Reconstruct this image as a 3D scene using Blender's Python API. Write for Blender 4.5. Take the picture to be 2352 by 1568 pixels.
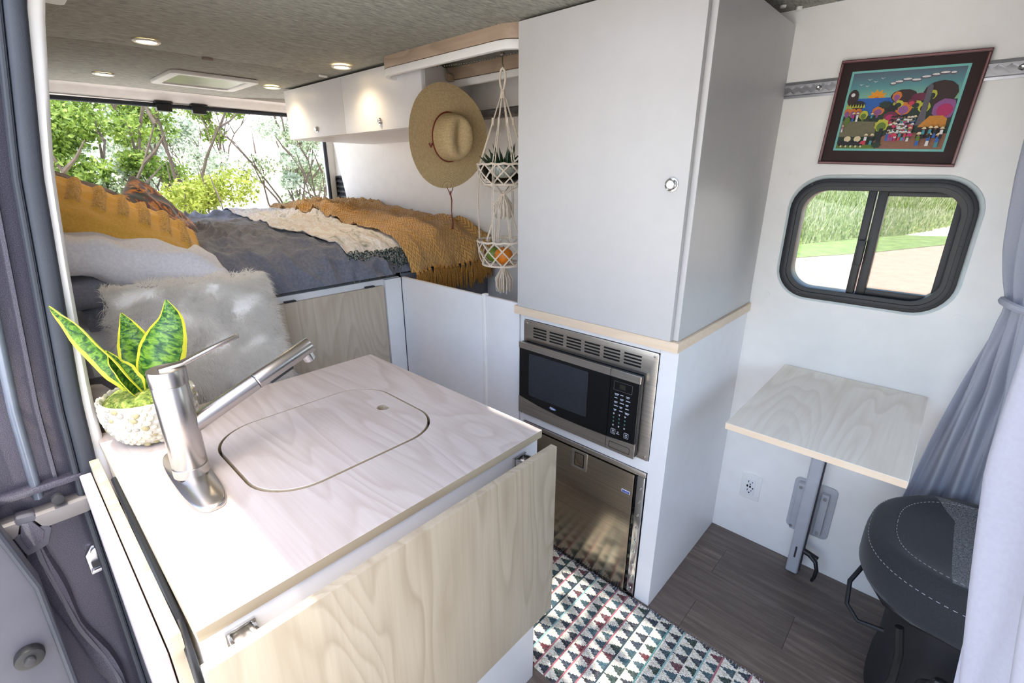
import bpy, bmesh, math, random
import numpy as np
from mathutils import Vector, Matrix, noise
random.seed(7); rng = np.random.default_rng(7)
for o in list(bpy.data.objects): bpy.data.objects.remove(o)
S = bpy.context.scene; COL = S.collection
pi = math.pi
# ------------------------------------------------------------------ camera, world, sun, exposure
cam = bpy.data.cameras.new('camera'); co = bpy.data.objects.new('camera', cam); COL.objects.link(co)
cam.sensor_width = 36.0; cam.lens = 1097.235*36/2352; cam.clip_start = .02; cam.clip_end = 400
co.location = (0, 0, 1.5)
co.rotation_euler = (math.radians(90-19.274), math.radians(0.0), math.radians(132.704-90))
S.camera = co
W = bpy.data.worlds.new('world'); S.world = W; W.use_nodes = True
nt = W.node_tree; nt.nodes.clear()
sky = nt.nodes.new('ShaderNodeTexSky'); sky.sky_type = 'NISHITA'; sky.sun_disc = False
sky.sun_elevation = math.radians(68); sky.sun_rotation = math.radians(118); sky.dust_density = 2.5; sky.air_density = 1.0
bg = nt.nodes.new('ShaderNodeBackground'); bg.inputs[1].default_value = 0.62
wo = nt.nodes.new('ShaderNodeOutputWorld')
nt.links.new(sky.outputs[0], bg.inputs[0]); nt.links.new(bg.outputs[0], wo.inputs[0])
sl = bpy.data.lights.new('sun', 'SUN'); sl.energy = 4.4; sl.angle = math.radians(.8); sl.color = (1, .95, .87)
so = bpy.data.objects.new('sun', sl); COL.objects.link(so); so.location = (6, -2, 8)
so.rotation_euler = Vector((.01, .072, -.99)).to_track_quat('-Z', 'Y').to_euler()
S.view_settings.view_transform = 'Standard'; S.view_settings.look = 'None'
S.view_settings.exposure = 0.30; S.view_settings.gamma = 1.0; S.view_settings.use_curve_mapping = False
try:
    S.cycles.max_bounces = 9; S.cycles.diffuse_bounces = 6; S.cycles.glossy_bounces = 4; S.cycles.transmission_bounces = 6
    S.cycles.transparent_max_bounces = 12; S.cycles.sample_clamp_indirect = 6.0; S.cycles.caustics_reflective = False; S.cycles.caustics_refractive = False
except Exception: pass
# ------------------------------------------------------------------ materials
def s2l(c):
    return tuple(((v/12.92) if v <= .04045 else ((v+.055)/1.055)**2.4) for v in [x/255 for x in c])
class NT:
    def __init__(s, name):
        s.m = bpy.data.materials.new(name); s.m.use_nodes = True; s.n = s.m.node_tree
        s.n.nodes.clear(); s.out = s.n.nodes.new('ShaderNodeOutputMaterial')
        s.b = s.n.nodes.new('ShaderNodeBsdfPrincipled'); s.n.links.new(s.b.outputs[0], s.out.inputs[0])
    def new(s, t, **k):
        n = s.n.nodes.new(t)
        for a, v in k.items(): setattr(n, a, v)
        return n
    def L(s, a, b): s.n.links.new(a, b)
    def coord(s, kind='Object', scale=(1, 1, 1), rot=(0, 0, 0)):
        c = s.new('ShaderNodeTexCoord'); m = s.new('ShaderNodeMapping')
        m.inputs['Scale'].default_value = scale; m.inputs['Rotation'].default_value = rot
        s.L(c.outputs[kind], m.inputs[0]); return m.outputs[0]
    def noise(s, vec, scale, detail=3, rough=.5, dist=0):
        n = s.new('ShaderNodeTexNoise'); n.inputs['Scale'].default_value = scale; n.inputs['Detail'].default_value = detail
        n.inputs['Roughness'].default_value = rough; n.inputs['Distortion'].default_value = dist
        s.L(vec, n.inputs['Vector']); return n.outputs['Fac']
    def math(s, op, a, b=None, c=None):
        n = s.new('ShaderNodeMath', operation=op)
        for i, v in enumerate((a, b, c)):
            if v is None: continue
            if isinstance(v, (int, float)): n.inputs[i].default_value = v
            else: s.L(v, n.inputs[i])
        return n.outputs[0]
    def ramp(s, fac, stops, interp='LINEAR'):
        r = s.new('ShaderNodeValToRGB'); r.color_ramp.interpolation = interp; e = r.color_ramp.elements
        while len(e) < len(stops): e.new(.5)
        for i, (p, c) in enumerate(stops): e[i].position = p; e[i].color = (*c, 1)
        s.L(fac, r.inputs[0]); return r.outputs[0]
    def mix(s, fac, a, b, mode='MIX'):
        n = s.new('ShaderNodeMix', data_type='RGBA', blend_type=mode)
        for i, v in ((0, fac), (6, a), (7, b)):
            if isinstance(v, (int, float)): n.inputs[i].default_value = v
            elif isinstance(v, tuple): n.inputs[i].default_value = (*v, 1)
            else: s.L(v, n.inputs[i])
        return n.outputs[2]
    def bump(s, h, strength=.3, dist=.01):
        n = s.new('ShaderNodeBump'); n.inputs['Strength'].default_value = strength; n.inputs['Distance'].default_value = dist
        s.L(h, n.inputs['Height']); s.L(n.outputs[0], s.b.inputs['Normal'])
    def base(s, c):
        if isinstance(c, tuple): s.b.inputs['Base Color'].default_value = (*c, 1)
        else: s.L(c, s.b.inputs['Base Color'])
    def set(s, rough=.5, metal=0, **k):
        s.b.inputs['Roughness'].default_value = rough; s.b.inputs['Metallic'].default_value = metal
        for a, v in k.items(): s.b.inputs[a.replace('_', ' ')].default_value = v
        return s.m
def plain(name, rgb, rough=.5, metal=0, var=.06, vs=18, bump=0, bs=60, bd=.002, **k):
    t = NT(name); c = s2l(rgb); v = t.coord()
    f = t.noise(v, vs, 3)
    t.base(t.ramp(f, [(.3, tuple(x*(1-var) for x in c)), (.7, tuple(min(1, x*(1+var)) for x in c))]))
    if bump: t.bump(t.noise(v, bs, 3), bump, bd)
    return t.set(rough, metal, **k)
def wood(name, axis, light=(217, 204, 188), dark=(188, 168, 145), k=17.0, seed=0.0):
    t = NT(name); sc = [5.2, 5.2, 5.2]; sc['xyz'.index(axis)] = 1.0
    c = t.new('ShaderNodeTexCoord'); m = t.new('ShaderNodeMapping'); m.inputs['Scale'].default_value = sc
    m.inputs['Location'].default_value = (seed, seed*1.7, seed*.6); t.L(c.outputs['Object'], m.inputs[0]); v = m.outputs[0]
    n1 = t.noise(v, .95, 2.2, .38, .35)
    rings = t.math('FRACT', t.math('MULTIPLY', n1, k))
    rings = t.math('MULTIPLY', t.math('POWER', rings, 2.2), t.math('SMOOTH_MIN', 1.0, t.math('MULTIPLY', t.math('SUBTRACT', 1.0, rings), 6.0), .2))
    rings = t.math('MULTIPLY', rings, t.math('MULTIPLY_ADD', t.noise(v, 1.6, 2), 1.6, .1))
    sf = [60, 60, 60]; sf['xyz'.index(axis)] = 2.2
    fib = t.noise(t.coord('Object', sf), 1.6, 4, .6)
    big = t.noise(t.coord('Object', tuple(x*.6 for x in sc)), 1.7, 2)
    l, d = s2l(light), s2l(dark)
    a = t.mix(t.math('MULTIPLY', rings, .72), l, tuple(x*.93 for x in d))
    a = t.mix(t.math('MULTIPLY', t.math('SUBTRACT', fib, .35), .75), a, tuple(x*.86 for x in d))
    a = t.mix(t.math('MULTIPLY', big, .25), a, tuple(min(1, x*1.08) for x in l))
    t.base(a); t.bump(fib, .06, .001)
    return t.set(.48)
WHITE = plain('white_laminate', (236, 235, 236), .38, var=.015)
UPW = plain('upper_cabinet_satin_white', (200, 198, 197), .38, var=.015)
WALLW = plain('white_wall_panel', (247, 244, 240), .55, var=.02)
TRIMW = plain('white_trim', (240, 238, 234), .5, var=.02)
GREYP = plain('grey_partition', (120, 120, 128), .6, var=.04)
BLACK = plain('black_plastic', (26, 27, 29), .42, bump=.15, bs=300, bd=.0006)
BLACKG = plain('black_glass', (10, 11, 13), .06, var=.02)
SATIN = plain('satin_black', (40, 41, 45), .5)
CHROME = plain('chrome', (215, 214, 212), .16, 1)
ALU = plain('aluminium', (178, 178, 182), .38, 1)
GREYM = plain('painted_grey_aluminium', (182, 184, 190), .4, .0)
WOODX = wood('birch_grain_along_counter', 'x', (200, 190, 184), (166, 148, 136), seed=3.1)
WOODZ = wood('birch_grain_upright', 'z', (184, 172, 150), (148, 130, 104), seed=1.2)
WOODZ2 = wood('birch_grain_upright_rear', 'z', (205, 191, 172), (172, 152, 128), seed=8.4)
WOODY = wood('birch_grain_crosswise', 'y', (246, 237, 222), (224, 208, 186), seed=5.7, k=15)
EDGE = wood('birch_edge', 'y', (196, 180, 152), (170, 150, 122), seed=2)
EDGEP = wood('pale_edge_band', 'x', (236, 214, 188), (228, 200, 170), seed=2)
PLYW = wood('plywood_rail', 'x', (178, 156, 134), (134, 112, 92), seed=4)
def brushed(name, rgb, axis, rough=.3):
    t = NT(name); sc = [260, 260, 260]; sc['xyz'.index(axis)] = 3
    f = t.noise(t.coord('Object', sc), 1.0, 3, .6); c = s2l(rgb)
    t.base(t.ramp(f, [(.3, tuple(x*.82 for x in c)), (.7, tuple(min(1, x*1.12) for x in c))]))
    t.b.inputs['Roughness'].default_value = rough; t.bump(f, .03, .0002)
    t.b.inputs['Metallic'].default_value = 1; return t.m
STEEL = brushed('brushed_steel', (208, 202, 194), 'x', .3)
STEELD = brushed('brushed_steel_fridge', (178, 166, 148), 'x', .2)
NICKEL = plain('brushed_nickel', (196, 190, 184), .27, 1, var=.02)
def fabric(name, a, b, sc=(1, 1, 1), ns=150, rough=.9, bump=.4, bd=.002, sheen=.2, big=6, bigv=.0):
    t = NT(name); v = t.coord('Object', sc); f = t.noise(v, ns, 3, .6)
    c = t.ramp(f, [(.32, s2l(a)), (.68, s2l(b))])
    t.base(c); t.bump(f, bump, bd); t.b.inputs['Sheen Weight'].default_value = sheen
    return t.set(rough)
CEIL = fabric('ceiling_heather_fabric', (118, 118, 110), (178, 176, 164), (9, 1.0, 9), 30, bump=.25, sheen=0)
DUVET = fabric('grey_duvet', (104, 106, 118), (124, 126, 138), ns=90, bump=.1, bd=.001)
DARKGREY = fabric('dark_grey_cloth', (128, 128, 140), (146, 146, 158), ns=120)
LINENW = fabric('white_cotton', (222, 220, 226), (236, 234, 238), ns=120, bump=.08)
CURT = fabric('grey_curtain_cloth', (150, 152, 160), (168, 170, 178), ns=260, bump=.1)
def curtain_mat(name, rgb, tl=.3):
    t = NT(name); f = t.noise(t.coord(), 200, 2); c = s2l(rgb)
    t.base(t.ramp(f, [(.3, tuple(x*.92 for x in c)), (.7, c)])); t.set(.9)
    tr = t.new('ShaderNodeBsdfTranslucent'); tr.inputs[0].default_value = (*c, 1)
    mx = t.new('ShaderNodeMixShader'); mx.inputs[0].default_value = tl
    t.L(t.b.outputs[0], mx.inputs[1]); t.L(tr.outputs[0], mx.inputs[2]); t.L(mx.outputs[0], t.out.inputs[0]); return t.m
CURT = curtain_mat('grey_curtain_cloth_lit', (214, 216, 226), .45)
CURTW = curtain_mat('pale_curtain_cloth', (205, 205, 218))
FUR0 = fabric('cream_fur', (244, 240, 234), (252, 250, 247), ns=40, bump=.1, sheen=.3)
FUR = curtain_mat('cream_fur_strands', (254, 252, 248), .7)
SEATS = fabric('black_seat_cloth', (36, 38, 42), (50, 52, 56), ns=400, bump=.25, bd=.001)
TWEED = fabric('grey_tweed_seat_cloth', (34, 36, 40), (112, 114, 118), ns=330, bump=.5, bd=.002)
t = NT('black_seat_cloth_with_tweed'); cc = t.new('ShaderNodeTexCoord'); sp_ = t.new('ShaderNodeSeparateXYZ'); t.L(cc.outputs['Object'], sp_.inputs[0])
xx = t.math('ADD', sp_.outputs[0], .25); yy = t.math('ADD', sp_.outputs[1], 1.6)
mn = t.math('MINIMUM', .175, t.math('MINIMUM', t.math('MULTIPLY_ADD', yy, -.644, 1.28), t.math('MULTIPLY_ADD', yy, 2.1, -2.745)))
msk = t.math('MULTIPLY', t.math('GREATER_THAN', xx, mn), t.math('LESS_THAN', t.math('ABSOLUTE', t.math('SUBTRACT', yy, 1.595)), .205))
msk = t.math('MULTIPLY', msk, t.math('GREATER_THAN', sp_.outputs[2], .53)); nn = t.noise(cc.outputs['Object'], 330, 3, .6)
tw = t.ramp(nn, [(.34, s2l((34, 36, 40))), (.66, s2l((128, 130, 134)))]); sm = t.ramp(nn, [(.3, s2l((36, 38, 42))), (.7, s2l((48, 50, 54)))])
t.base(t.mix(msk, sm, tw)); t.bump(nn, .35, .0015); t.b.inputs['Sheen Weight'].default_value = .15; SEATM = t.set(.9)
STITCH = plain('pale_stitching', (170, 170, 172), .8)
CORD = plain('cream_cotton_cord', (226, 212, 194), .9, var=.1, vs=90, bump=.4, bs=400)
PAINT = NT('dark_metallic_body_paint'); _f = PAINT.noise(PAINT.coord(), 900, 1, .5)
PAINT.base(PAINT.ramp(_f, [(.5, s2l((66, 64, 76))), (.72, s2l((120, 118, 132)))])); PAINT.b.inputs['Coat Weight'].default_value = .6
PAINT = PAINT.set(.4, .35)
PAINTS = plain('smooth_grey_body_panel', (86, 86, 94), .5, .1, var=.04)
RUBBER = plain('weatherstrip_rubber', (52, 56, 64), .6, bump=.35, bs=420, bd=.001)
def knit(name, a, b, su=120, sv=34, zig=2.2, amp=.8):
    t = NT(name); c = t.new('ShaderNodeTexCoord'); sp = t.new('ShaderNodeSeparateXYZ'); t.L(c.outputs['UV'], sp.inputs[0])
    z = t.math('PINGPONG', t.math('MULTIPLY', sp.outputs[1], sv), .5)
    w = t.math('SINE', t.math('MULTIPLY', t.math('ADD', t.math('MULTIPLY', sp.outputs[0], su), t.math('MULTIPLY', z, zig)), 2*pi))
    w2 = t.math('MULTIPLY_ADD', w, .5, .5)
    n = t.noise(t.coord('UV', (300, 300, 1)), 1, 3)
    h = t.math('ADD', t.math('MULTIPLY', w2, .7), t.math('MULTIPLY', n, .5))
    t.base(t.ramp(h, [(.15, s2l(a)), (.75, s2l(b))])); t.bump(h, amp, .006); t.b.inputs['Sheen Weight'].default_value = .3
    return t.set(.95)
MUST = knit('mustard_knit', (158, 112, 54), (216, 168, 98), 70, 26)
MUSTF = fabric('mustard_tassel_yarn', (150, 98, 30), (200, 144, 62), ns=200)
t = NT('multicolour_cream_knit'); c = t.coord('UV', (12, 5, 1)); n = t.noise(c, 1, 4, .75, 1.5)
c2 = t.noise(t.coord('UV', (90, 90, 1)), 1, 3)
t.base(t.mix(.22, t.ramp(n, [(.3, s2l((110, 122, 126))), (.42, s2l((214, 208, 198))), (.5, s2l((238, 238, 240))), (.58, s2l((214, 198, 190))), (.66, s2l((226, 222, 214))), (.76, s2l((140, 150, 150)))]),
     t.ramp(c2, [(.35, s2l((206, 204, 200))), (.6, s2l((246, 245, 244)))]))); t.bump(c2, .7, .006)
THROW = t.set(.95)
t = NT('dark_multicolour_yarn'); n = t.noise(t.coord(), 90, 2, .6)
t.base(t.ramp(n, [(.3, s2l((40, 62, 58))), (.42, s2l((60, 66, 72))), (.5, s2l((190, 184, 170))), (.56, s2l((44, 90, 80))), (.64, s2l((150, 96, 84))), (.74, s2l((30, 34, 44)))], 'CONSTANT'))
YARN = t.set(.95)
MUSTP = fabric('mustard_cushion_cotton', (208, 158, 62), (222, 174, 78), ns=160, bump=.15)
MUSTT = fabric('mustard_tufted_loops', (176, 126, 46), (236, 192, 104), ns=170, bump=.9, bd=.008)
t = NT('floral_velvet'); n = t.noise(t.coord('Object', (1, 1, 1)), 13, 2, .5, 1.5)
t.base(t.ramp(n, [(.2, s2l((24, 30, 36))), (.44, s2l((34, 54, 56))), (.52, s2l((96, 40, 44))), (.56, s2l((188, 118, 44))), (.61, s2l((200, 132, 54))), (.64, s2l((70, 32, 40))), (.8, s2l((26, 26, 32)))])); FLORAL = t.set(.8, Sheen_Weight=.4)
t = NT('brown_striped_cloth'); w = t.new('ShaderNodeTexWave'); w.inputs['Scale'].default_value = 22; w.inputs['Distortion'].default_value = 3; t.L(t.coord(), w.inputs[0])
t.base(t.ramp(w.outputs['Fac'], [(.2, s2l((96, 78, 74))), (.8, s2l((150, 132, 122)))])); BROWN = t.set(.9)
def glassmat(name, tint=(1, 1, 1), refl=.08):
    t = NT(name); t.n.nodes.remove(t.b); tr = t.new('ShaderNodeBsdfTransparent'); tr.inputs[0].default_value = (*tint, 1)
    g = t.new('ShaderNodeBsdfGlossy'); g.inputs['Roughness'].default_value = .02; fr = t.new('ShaderNodeFresnel'); fr.inputs[0].default_value = 1.45
    mx = t.new('ShaderNodeMixShader'); t.L(fr.outputs[0], mx.inputs[0]); t.L(tr.outputs[0], mx.inputs[1]); t.L(g.outputs[0], mx.inputs[2]); t.L(mx.outputs[0], t.out.inputs[0]); return t.m
GLASS = glassmat('window_glass', (.93, .95, .93)); GLASS2 = glassmat('double_window_glass', (.8, .8, .76)); BOWLG = glassmat('bowl_glass', (.9, .93, .92))
def emit(name, rgb, st):
    t = NT(name); t.base(rgb); t.b.inputs['Emission Color'].default_value = (*rgb, 1); t.b.inputs['Emission Strength'].default_value = st; return t.set(.5)
# ------------------------------------------------------------------ mesh helpers
ORG = {}
class MB:
    def __init__(s): s.bm = bmesh.new(); s.uv = s.bm.loops.layers.uv.new('UVMap')
    def face(s, vs, mi=0):
        try: f = s.bm.faces.new(vs); f.material_index = mi; return f
        except ValueError: return None
    def box(s, x0, x1, y0, y1, z0, z1, mi=0, M=None):
        P = [(x0, y0, z0), (x1, y0, z0), (x1, y1, z0), (x0, y1, z0), (x0, y0, z1), (x1, y0, z1), (x1, y1, z1), (x0, y1, z1)]
        v = [s.bm.verts.new(M @ Vector(p) if M else p) for p in P]
        for q in ((3, 2, 1, 0), (4, 5, 6, 7), (0, 1, 5, 4), (1, 2, 6, 5), (2, 3, 7, 6), (3, 0, 4, 7)): s.face([v[i] for i in q], mi)
        return s
    def loft(s, rings, mi=0, closed=True, cap=True, uv=False):
        R = [[s.bm.verts.new(p) for p in r] for r in rings]; n = len(R[0])
        for i in range(len(R)-1):
            for j in range(n if closed else n-1):
                k = (j+1) % n; f = s.face([R[i][j], R[i][k], R[i+1][k], R[i+1][j]], mi)
                if f and uv:
                    for l, (a, b) in zip(f.loops, ((i, j), (i, j+1), (i+1, j+1), (i+1, j))): l[s.uv].uv = (a/(len(R)-1), b/max(1, n-1))
        if cap and closed: s.face(R[0][::-1], mi); s.face(R[-1], mi)
        return s
    def tube(s, pts, r, n=8, mi=0, cap=True, closed=False):
        pts = [Vector(p) for p in pts]; rr = r if isinstance(r, (list, tuple)) else [r]*len(pts); rings = []
        if closed: pts = pts+[pts[0]]; rr = list(rr)+[rr[0]]
        ref = None
        for i, p in enumerate(pts):
            d = (pts[min(i+1, len(pts)-1)]-pts[max(i-1, 0)])
            if closed and i in (0, len(pts)-1): d = pts[1]-pts[-2]
            d = d.normalized() if d.length > 1e-9 else Vector((0, 0, 1))
            if ref is None: ref = d.orthogonal().normalized()
            ref = (ref-d*ref.dot(d)); ref = ref.normalized() if ref.length > 1e-6 else d.orthogonal().normalized()
            b = d.cross(ref); rings.append([p+(ref*math.cos(2*pi*k/n)+b*math.sin(2*pi*k/n))*rr[i] for k in range(n)])
        s.loft(rings, mi, True, cap and not closed); return s
    def cyl(s, a, b, r, r2=None, n=24, mi=0): return s.tube([a, b], [r, r if r2 is None else r2], n, mi)
    def lathe(s, prof, c=(0, 0, 0), n=32, mi=0, M=None, cap=True):
        rings = []
        for r, z in prof:
            ring = [Vector((r*math.cos(2*pi*k/n), r*math.sin(2*pi*k/n), z)) for k in range(n)]
            rings.append([(M @ p if M else p+Vector(c)) for p in ring])
        s.loft(rings, mi, True, cap); return s
    def prism(s, poly, ax, a, b, mi=0):
        def P(u, v, w): return {'x': (w, u, v), 'y': (u, w, v), 'z': (u, v, w)}[ax]
        s.loft([[P(u, v, a) for u, v in poly], [P(u, v, b) for u, v in poly]], mi); return s
    def ringprism(s, outer, inner, ax, a, b, mi=0):
        def P(u, v, w): return {'x': (w, u, v), 'y': (u, w, v), 'z': (u, v, w)}[ax]
        q = [[P(*p, a) for p in outer], [P(*p, b) for p in outer], [P(*p, b) for p in inner], [P(*p, a) for p in inner]]; q.append(q[0])
        R = [[s.bm.verts.new(p) for p in r] for r in q[:4]]; R.append(R[0]); n = len(outer)
        for i in range(4):
            for j in range(n): s.face([R[i][j], R[i][(j+1) % n], R[i+1][(j+1) % n], R[i+1][j]], mi)
        return s
    def grid(s, f, nu, nv, mi=0, closed_v=False, uv=True):
        V = [[s.bm.verts.new(f(i/nu, j/nv)) for j in range(nv+(0 if closed_v else 1))] for i in range(nu+1)]; m = len(V[0])
        for i in range(nu):
            for j in range(nv):
                k = (j+1) % m; fc = s.face([V[i][j], V[i+1][j], V[i+1][k], V[i][k]], mi)
                if fc:
                    for l, (a, b) in zip(fc.loops, ((i, j), (i+1, j), (i+1, j+1), (i, j+1))): l[s.uv].uv = (a/nu, b/nv)
        return s
    def solid(s, t):  # thicken an open sheet
        bmesh.ops.recalc_face_normals(s.bm, faces=s.bm.faces[:]); bmesh.ops.solidify(s.bm, geom=s.bm.faces[:], thickness=t); return s
    def out(s, name, mat, parent=None, bevel=0, seg=2, smooth=40, weld=False, **tags):
        bm = s.bm
        if weld: bmesh.ops.remove_doubles(bm, verts=bm.verts[:], dist=1e-5)
        if bevel:
            bmesh.ops.recalc_face_normals(bm, faces=bm.faces[:])
            ed = [e for e in bm.edges if len(e.link_faces) == 2 and e.calc_face_angle(0) > .6]
            bmesh.ops.bevel(bm, geom=ed, offset=bevel, segments=seg, affect='EDGES', profile=.6, clamp_overlap=True)
        else: bmesh.ops.recalc_face_normals(bm, faces=bm.faces[:])
        me = bpy.data.meshes.new(name)
        P = [v.co for v in bm.verts]
        if parent is not None: org = ORG[parent.name]
        else:
            org = Vector(((min(p.x for p in P)+max(p.x for p in P))/2, (min(p.y for p in P)+max(p.y for p in P))/2, min(p.z for p in P)))
        bmesh.ops.translate(bm, verts=bm.verts[:], vec=-org); bm.to_mesh(me); bm.free()
        for m in (mat if isinstance(mat, (list, tuple)) else [mat]): me.materials.append(m)
        if smooth:
            me.polygons.foreach_set('use_smooth', [True]*len(me.polygons))
            me.set_sharp_from_angle(angle=math.radians(smooth))
        return link(name, me, parent, org, **tags)
def link(name, me, parent, org, **tags):
    o = bpy.data.objects.new(name, me); COL.objects.link(o)
    if parent is not None: o.parent = parent; o.location = (0, 0, 0); ORG[o.name] = ORG[parent.name]
    else: o.location = org; ORG[o.name] = Vector(org)
    for k, v in tags.items(): o[k] = v
    return o
def raw(name, V, F, mat, parent=None, org=(0, 0, 0), **tags):
    org = ORG[parent.name] if parent is not None else Vector(org)
    me = bpy.data.meshes.new(name); V = np.asarray(V, float)-np.array(org); me.from_pydata(V.tolist(), [], F if isinstance(F, list) else F.tolist())
    for m in (mat if isinstance(mat, (list, tuple)) else [mat]): me.materials.append(m)
    return link(name, me, parent, org, **tags)
def thing(name, loc, label, category, group=None, **k):
    o = bpy.data.objects.new(name, None); o.empty_display_size = .05; COL.objects.link(o); o.location = loc; ORG[o.name] = Vector(loc)
    o['label'] = label; o['category'] = category
    if group: o['group'] = group
    return o
def struct(name, loc=(0, 0, 0)):
    o = bpy.data.objects.new(name, None); COL.objects.link(o); o.location = loc; ORG[o.name] = Vector(loc); o['kind'] = 'structure'; return o
def rrect(x0, x1, y0, y1, r, n=6):
    P = []
    for cx, cy, a in ((x1-r, y1-r, 0), (x0+r, y1-r, 90), (x0+r, y0+r, 180), (x1-r, y0+r, 270)):
        for k in range(n+1):
            t = math.radians(a+90*k/n); P.append((cx+r*math.cos(t), cy+r*math.sin(t)))
    return P
def interp(x, xs, ys): return float(np.interp(x, xs, ys))
def sst(a, b, x):
    t = max(0, min(1, (x-a)/(b-a))); return t*t*(3-2*t)
def nz(x, y, z=0): return noise.noise(Vector((x, y, z)))
YW, YF = 1.934, 1.3226
# ------------------------------------------------------------------ outdoors
def ground_z(x, y):
    z = -.72
    if x < -7: z += .23*(min(-7-x, 24)) + .12*nz(x*.3, y*.3)
    if y > 21+.5*(x+2)+2: z += .10*min(y-(22.5+.5*(x+2)), 25)*sst(0, 4, y-(22.5+.5*(x+2)))
    return z
t = NT('pale_dry_earth'); n = t.noise(t.coord('Object', (.3, .3, .3)), 6, 6, .7)
t.base(t.ramp(n, [(.3, s2l((196, 188, 160))), (.5, s2l((232, 226, 212))), (.7, s2l((246, 242, 232)))])); SAND = t.set(.95)
g = MB(); g.grid(lambda u, v: (-60+100*u, -40+110*v, ground_z(-60+100*u, -40+110*v)), 90, 90)
g.out('ground', SAND, smooth=80, kind='structure')
def patch(name, poly, z, mat, **k):
    m = MB(); m.face([m.bm.verts.new((x, y, z)) for x, y in poly]); return m.out(name, mat, smooth=0, **k)
t = NT('pinkish_concrete'); n = t.noise(t.coord(), 3, 5, .7); t.base(t.ramp(n, [(.3, s2l((158, 130, 112))), (.7, s2l((176, 148, 130)))])); CONC = t.set(.9)
t = NT('mown_lawn'); n = t.noise(t.coord(), 2.5, 6, .75); t.base(t.ramp(n, [(.3, s2l((74, 100, 42))), (.7, s2l((128, 150, 78)))])); LAWN = t.set(.95)
t = NT('meadow_ground'); n = t.noise(t.coord(), 1.2, 6, .75); t.base(t.ramp(n, [(.3, s2l((70, 100, 46))), (.7, s2l((146, 160, 90)))])); MEAD = t.set(.95)
patch('driveway', [(-13, 2.6), (14, 2.6), (14, 44), (2.9, 29.2), (-.1, 21.88), (-1.8, 17.8), (-3.2, 15.25), (-6.5, 9.9), (-13, 4.5)], -.70, CONC, kind='structure')
patch('lawn', [(-13, 4.5), (-6.5, 9.9), (-3.2, 15.25), (-1.8, 17.8), (-.1, 21.88), (2.9, 29.2), (14, 44), (14, 60), (1.5, 31), (-.2, 26.6), (-2.35, 22.2), (-3.9, 18.2), (-7.5, 12.4), (-13, 8)], -.69, LAWN, kind='structure')
m = MB()
def mz(u, v):
    x = -26+48*u; e = interp(x, [-26, -13, -7.5, -3.9, -2.35, -.2, 1.5, 14, 22], [0, 8, 12.4, 18.2, 22.2, 26.6, 31, 60, 80])
    y = e+40*v; return (x, y, -.68+4.6*sst(0, 1, v)+.35*v)
m.grid(mz, 40, 26); m.out('meadow', MEAD, smooth=80, kind='structure')
def leafmat(name, a, b, c):
    t = NT(name); n = t.new('ShaderNodeTexNoise'); n.inputs['Scale'].default_value = 9; t.L(t.coord(), n.inputs[0])
    col = t.ramp(n.outputs['Fac'], [(.34, s2l(a)), (.5, s2l(b)), (.66, s2l(c))]); t.base(col); t.set(.6)
    tr = t.new('ShaderNodeBsdfTranslucent'); t.L(col, tr.inputs[0]); mx = t.new('ShaderNodeMixShader'); mx.inputs[0].default_value = .42
    t.L(t.b.outputs[0], mx.inputs[1]); t.L(tr.outputs[0], mx.inputs[2]); t.L(mx.outputs[0], t.out.inputs[0]); return t.m
LEAFG = leafmat('bright_green_leaves', (70, 94, 34), (124, 150, 56), (176, 196, 100))
LEAFS = leafmat('silvery_green_leaves', (120, 138, 108), (190, 202, 178), (236, 240, 228))
LEAFY = leafmat('yellow_green_leaves', (104, 116, 30), (156, 168, 62), (196, 202, 112))
LEAFD = leafmat('grey_green_leaves', (84, 98, 66), (140, 154, 112), (196, 204, 170))
BARK = plain('grey_bark', (96, 84, 72), .9, var=.25, bump=.5, bs=30)
def quads(P, N, size, aspect=.55):
    n = len(P); a = rng.normal(size=(n, 3)); a -= N*(a*N).sum(1, keepdims=True); a /= np.linalg.norm(a, axis=1, keepdims=True)
    b = np.cross(N, a); s = size[:, None]
    V = np.stack([P-a*s, P-b*s*aspect, P+a*s, P+b*s*aspect], 1).reshape(-1, 3)
    return V, np.arange(4*n).reshape(-1, 4)
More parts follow.
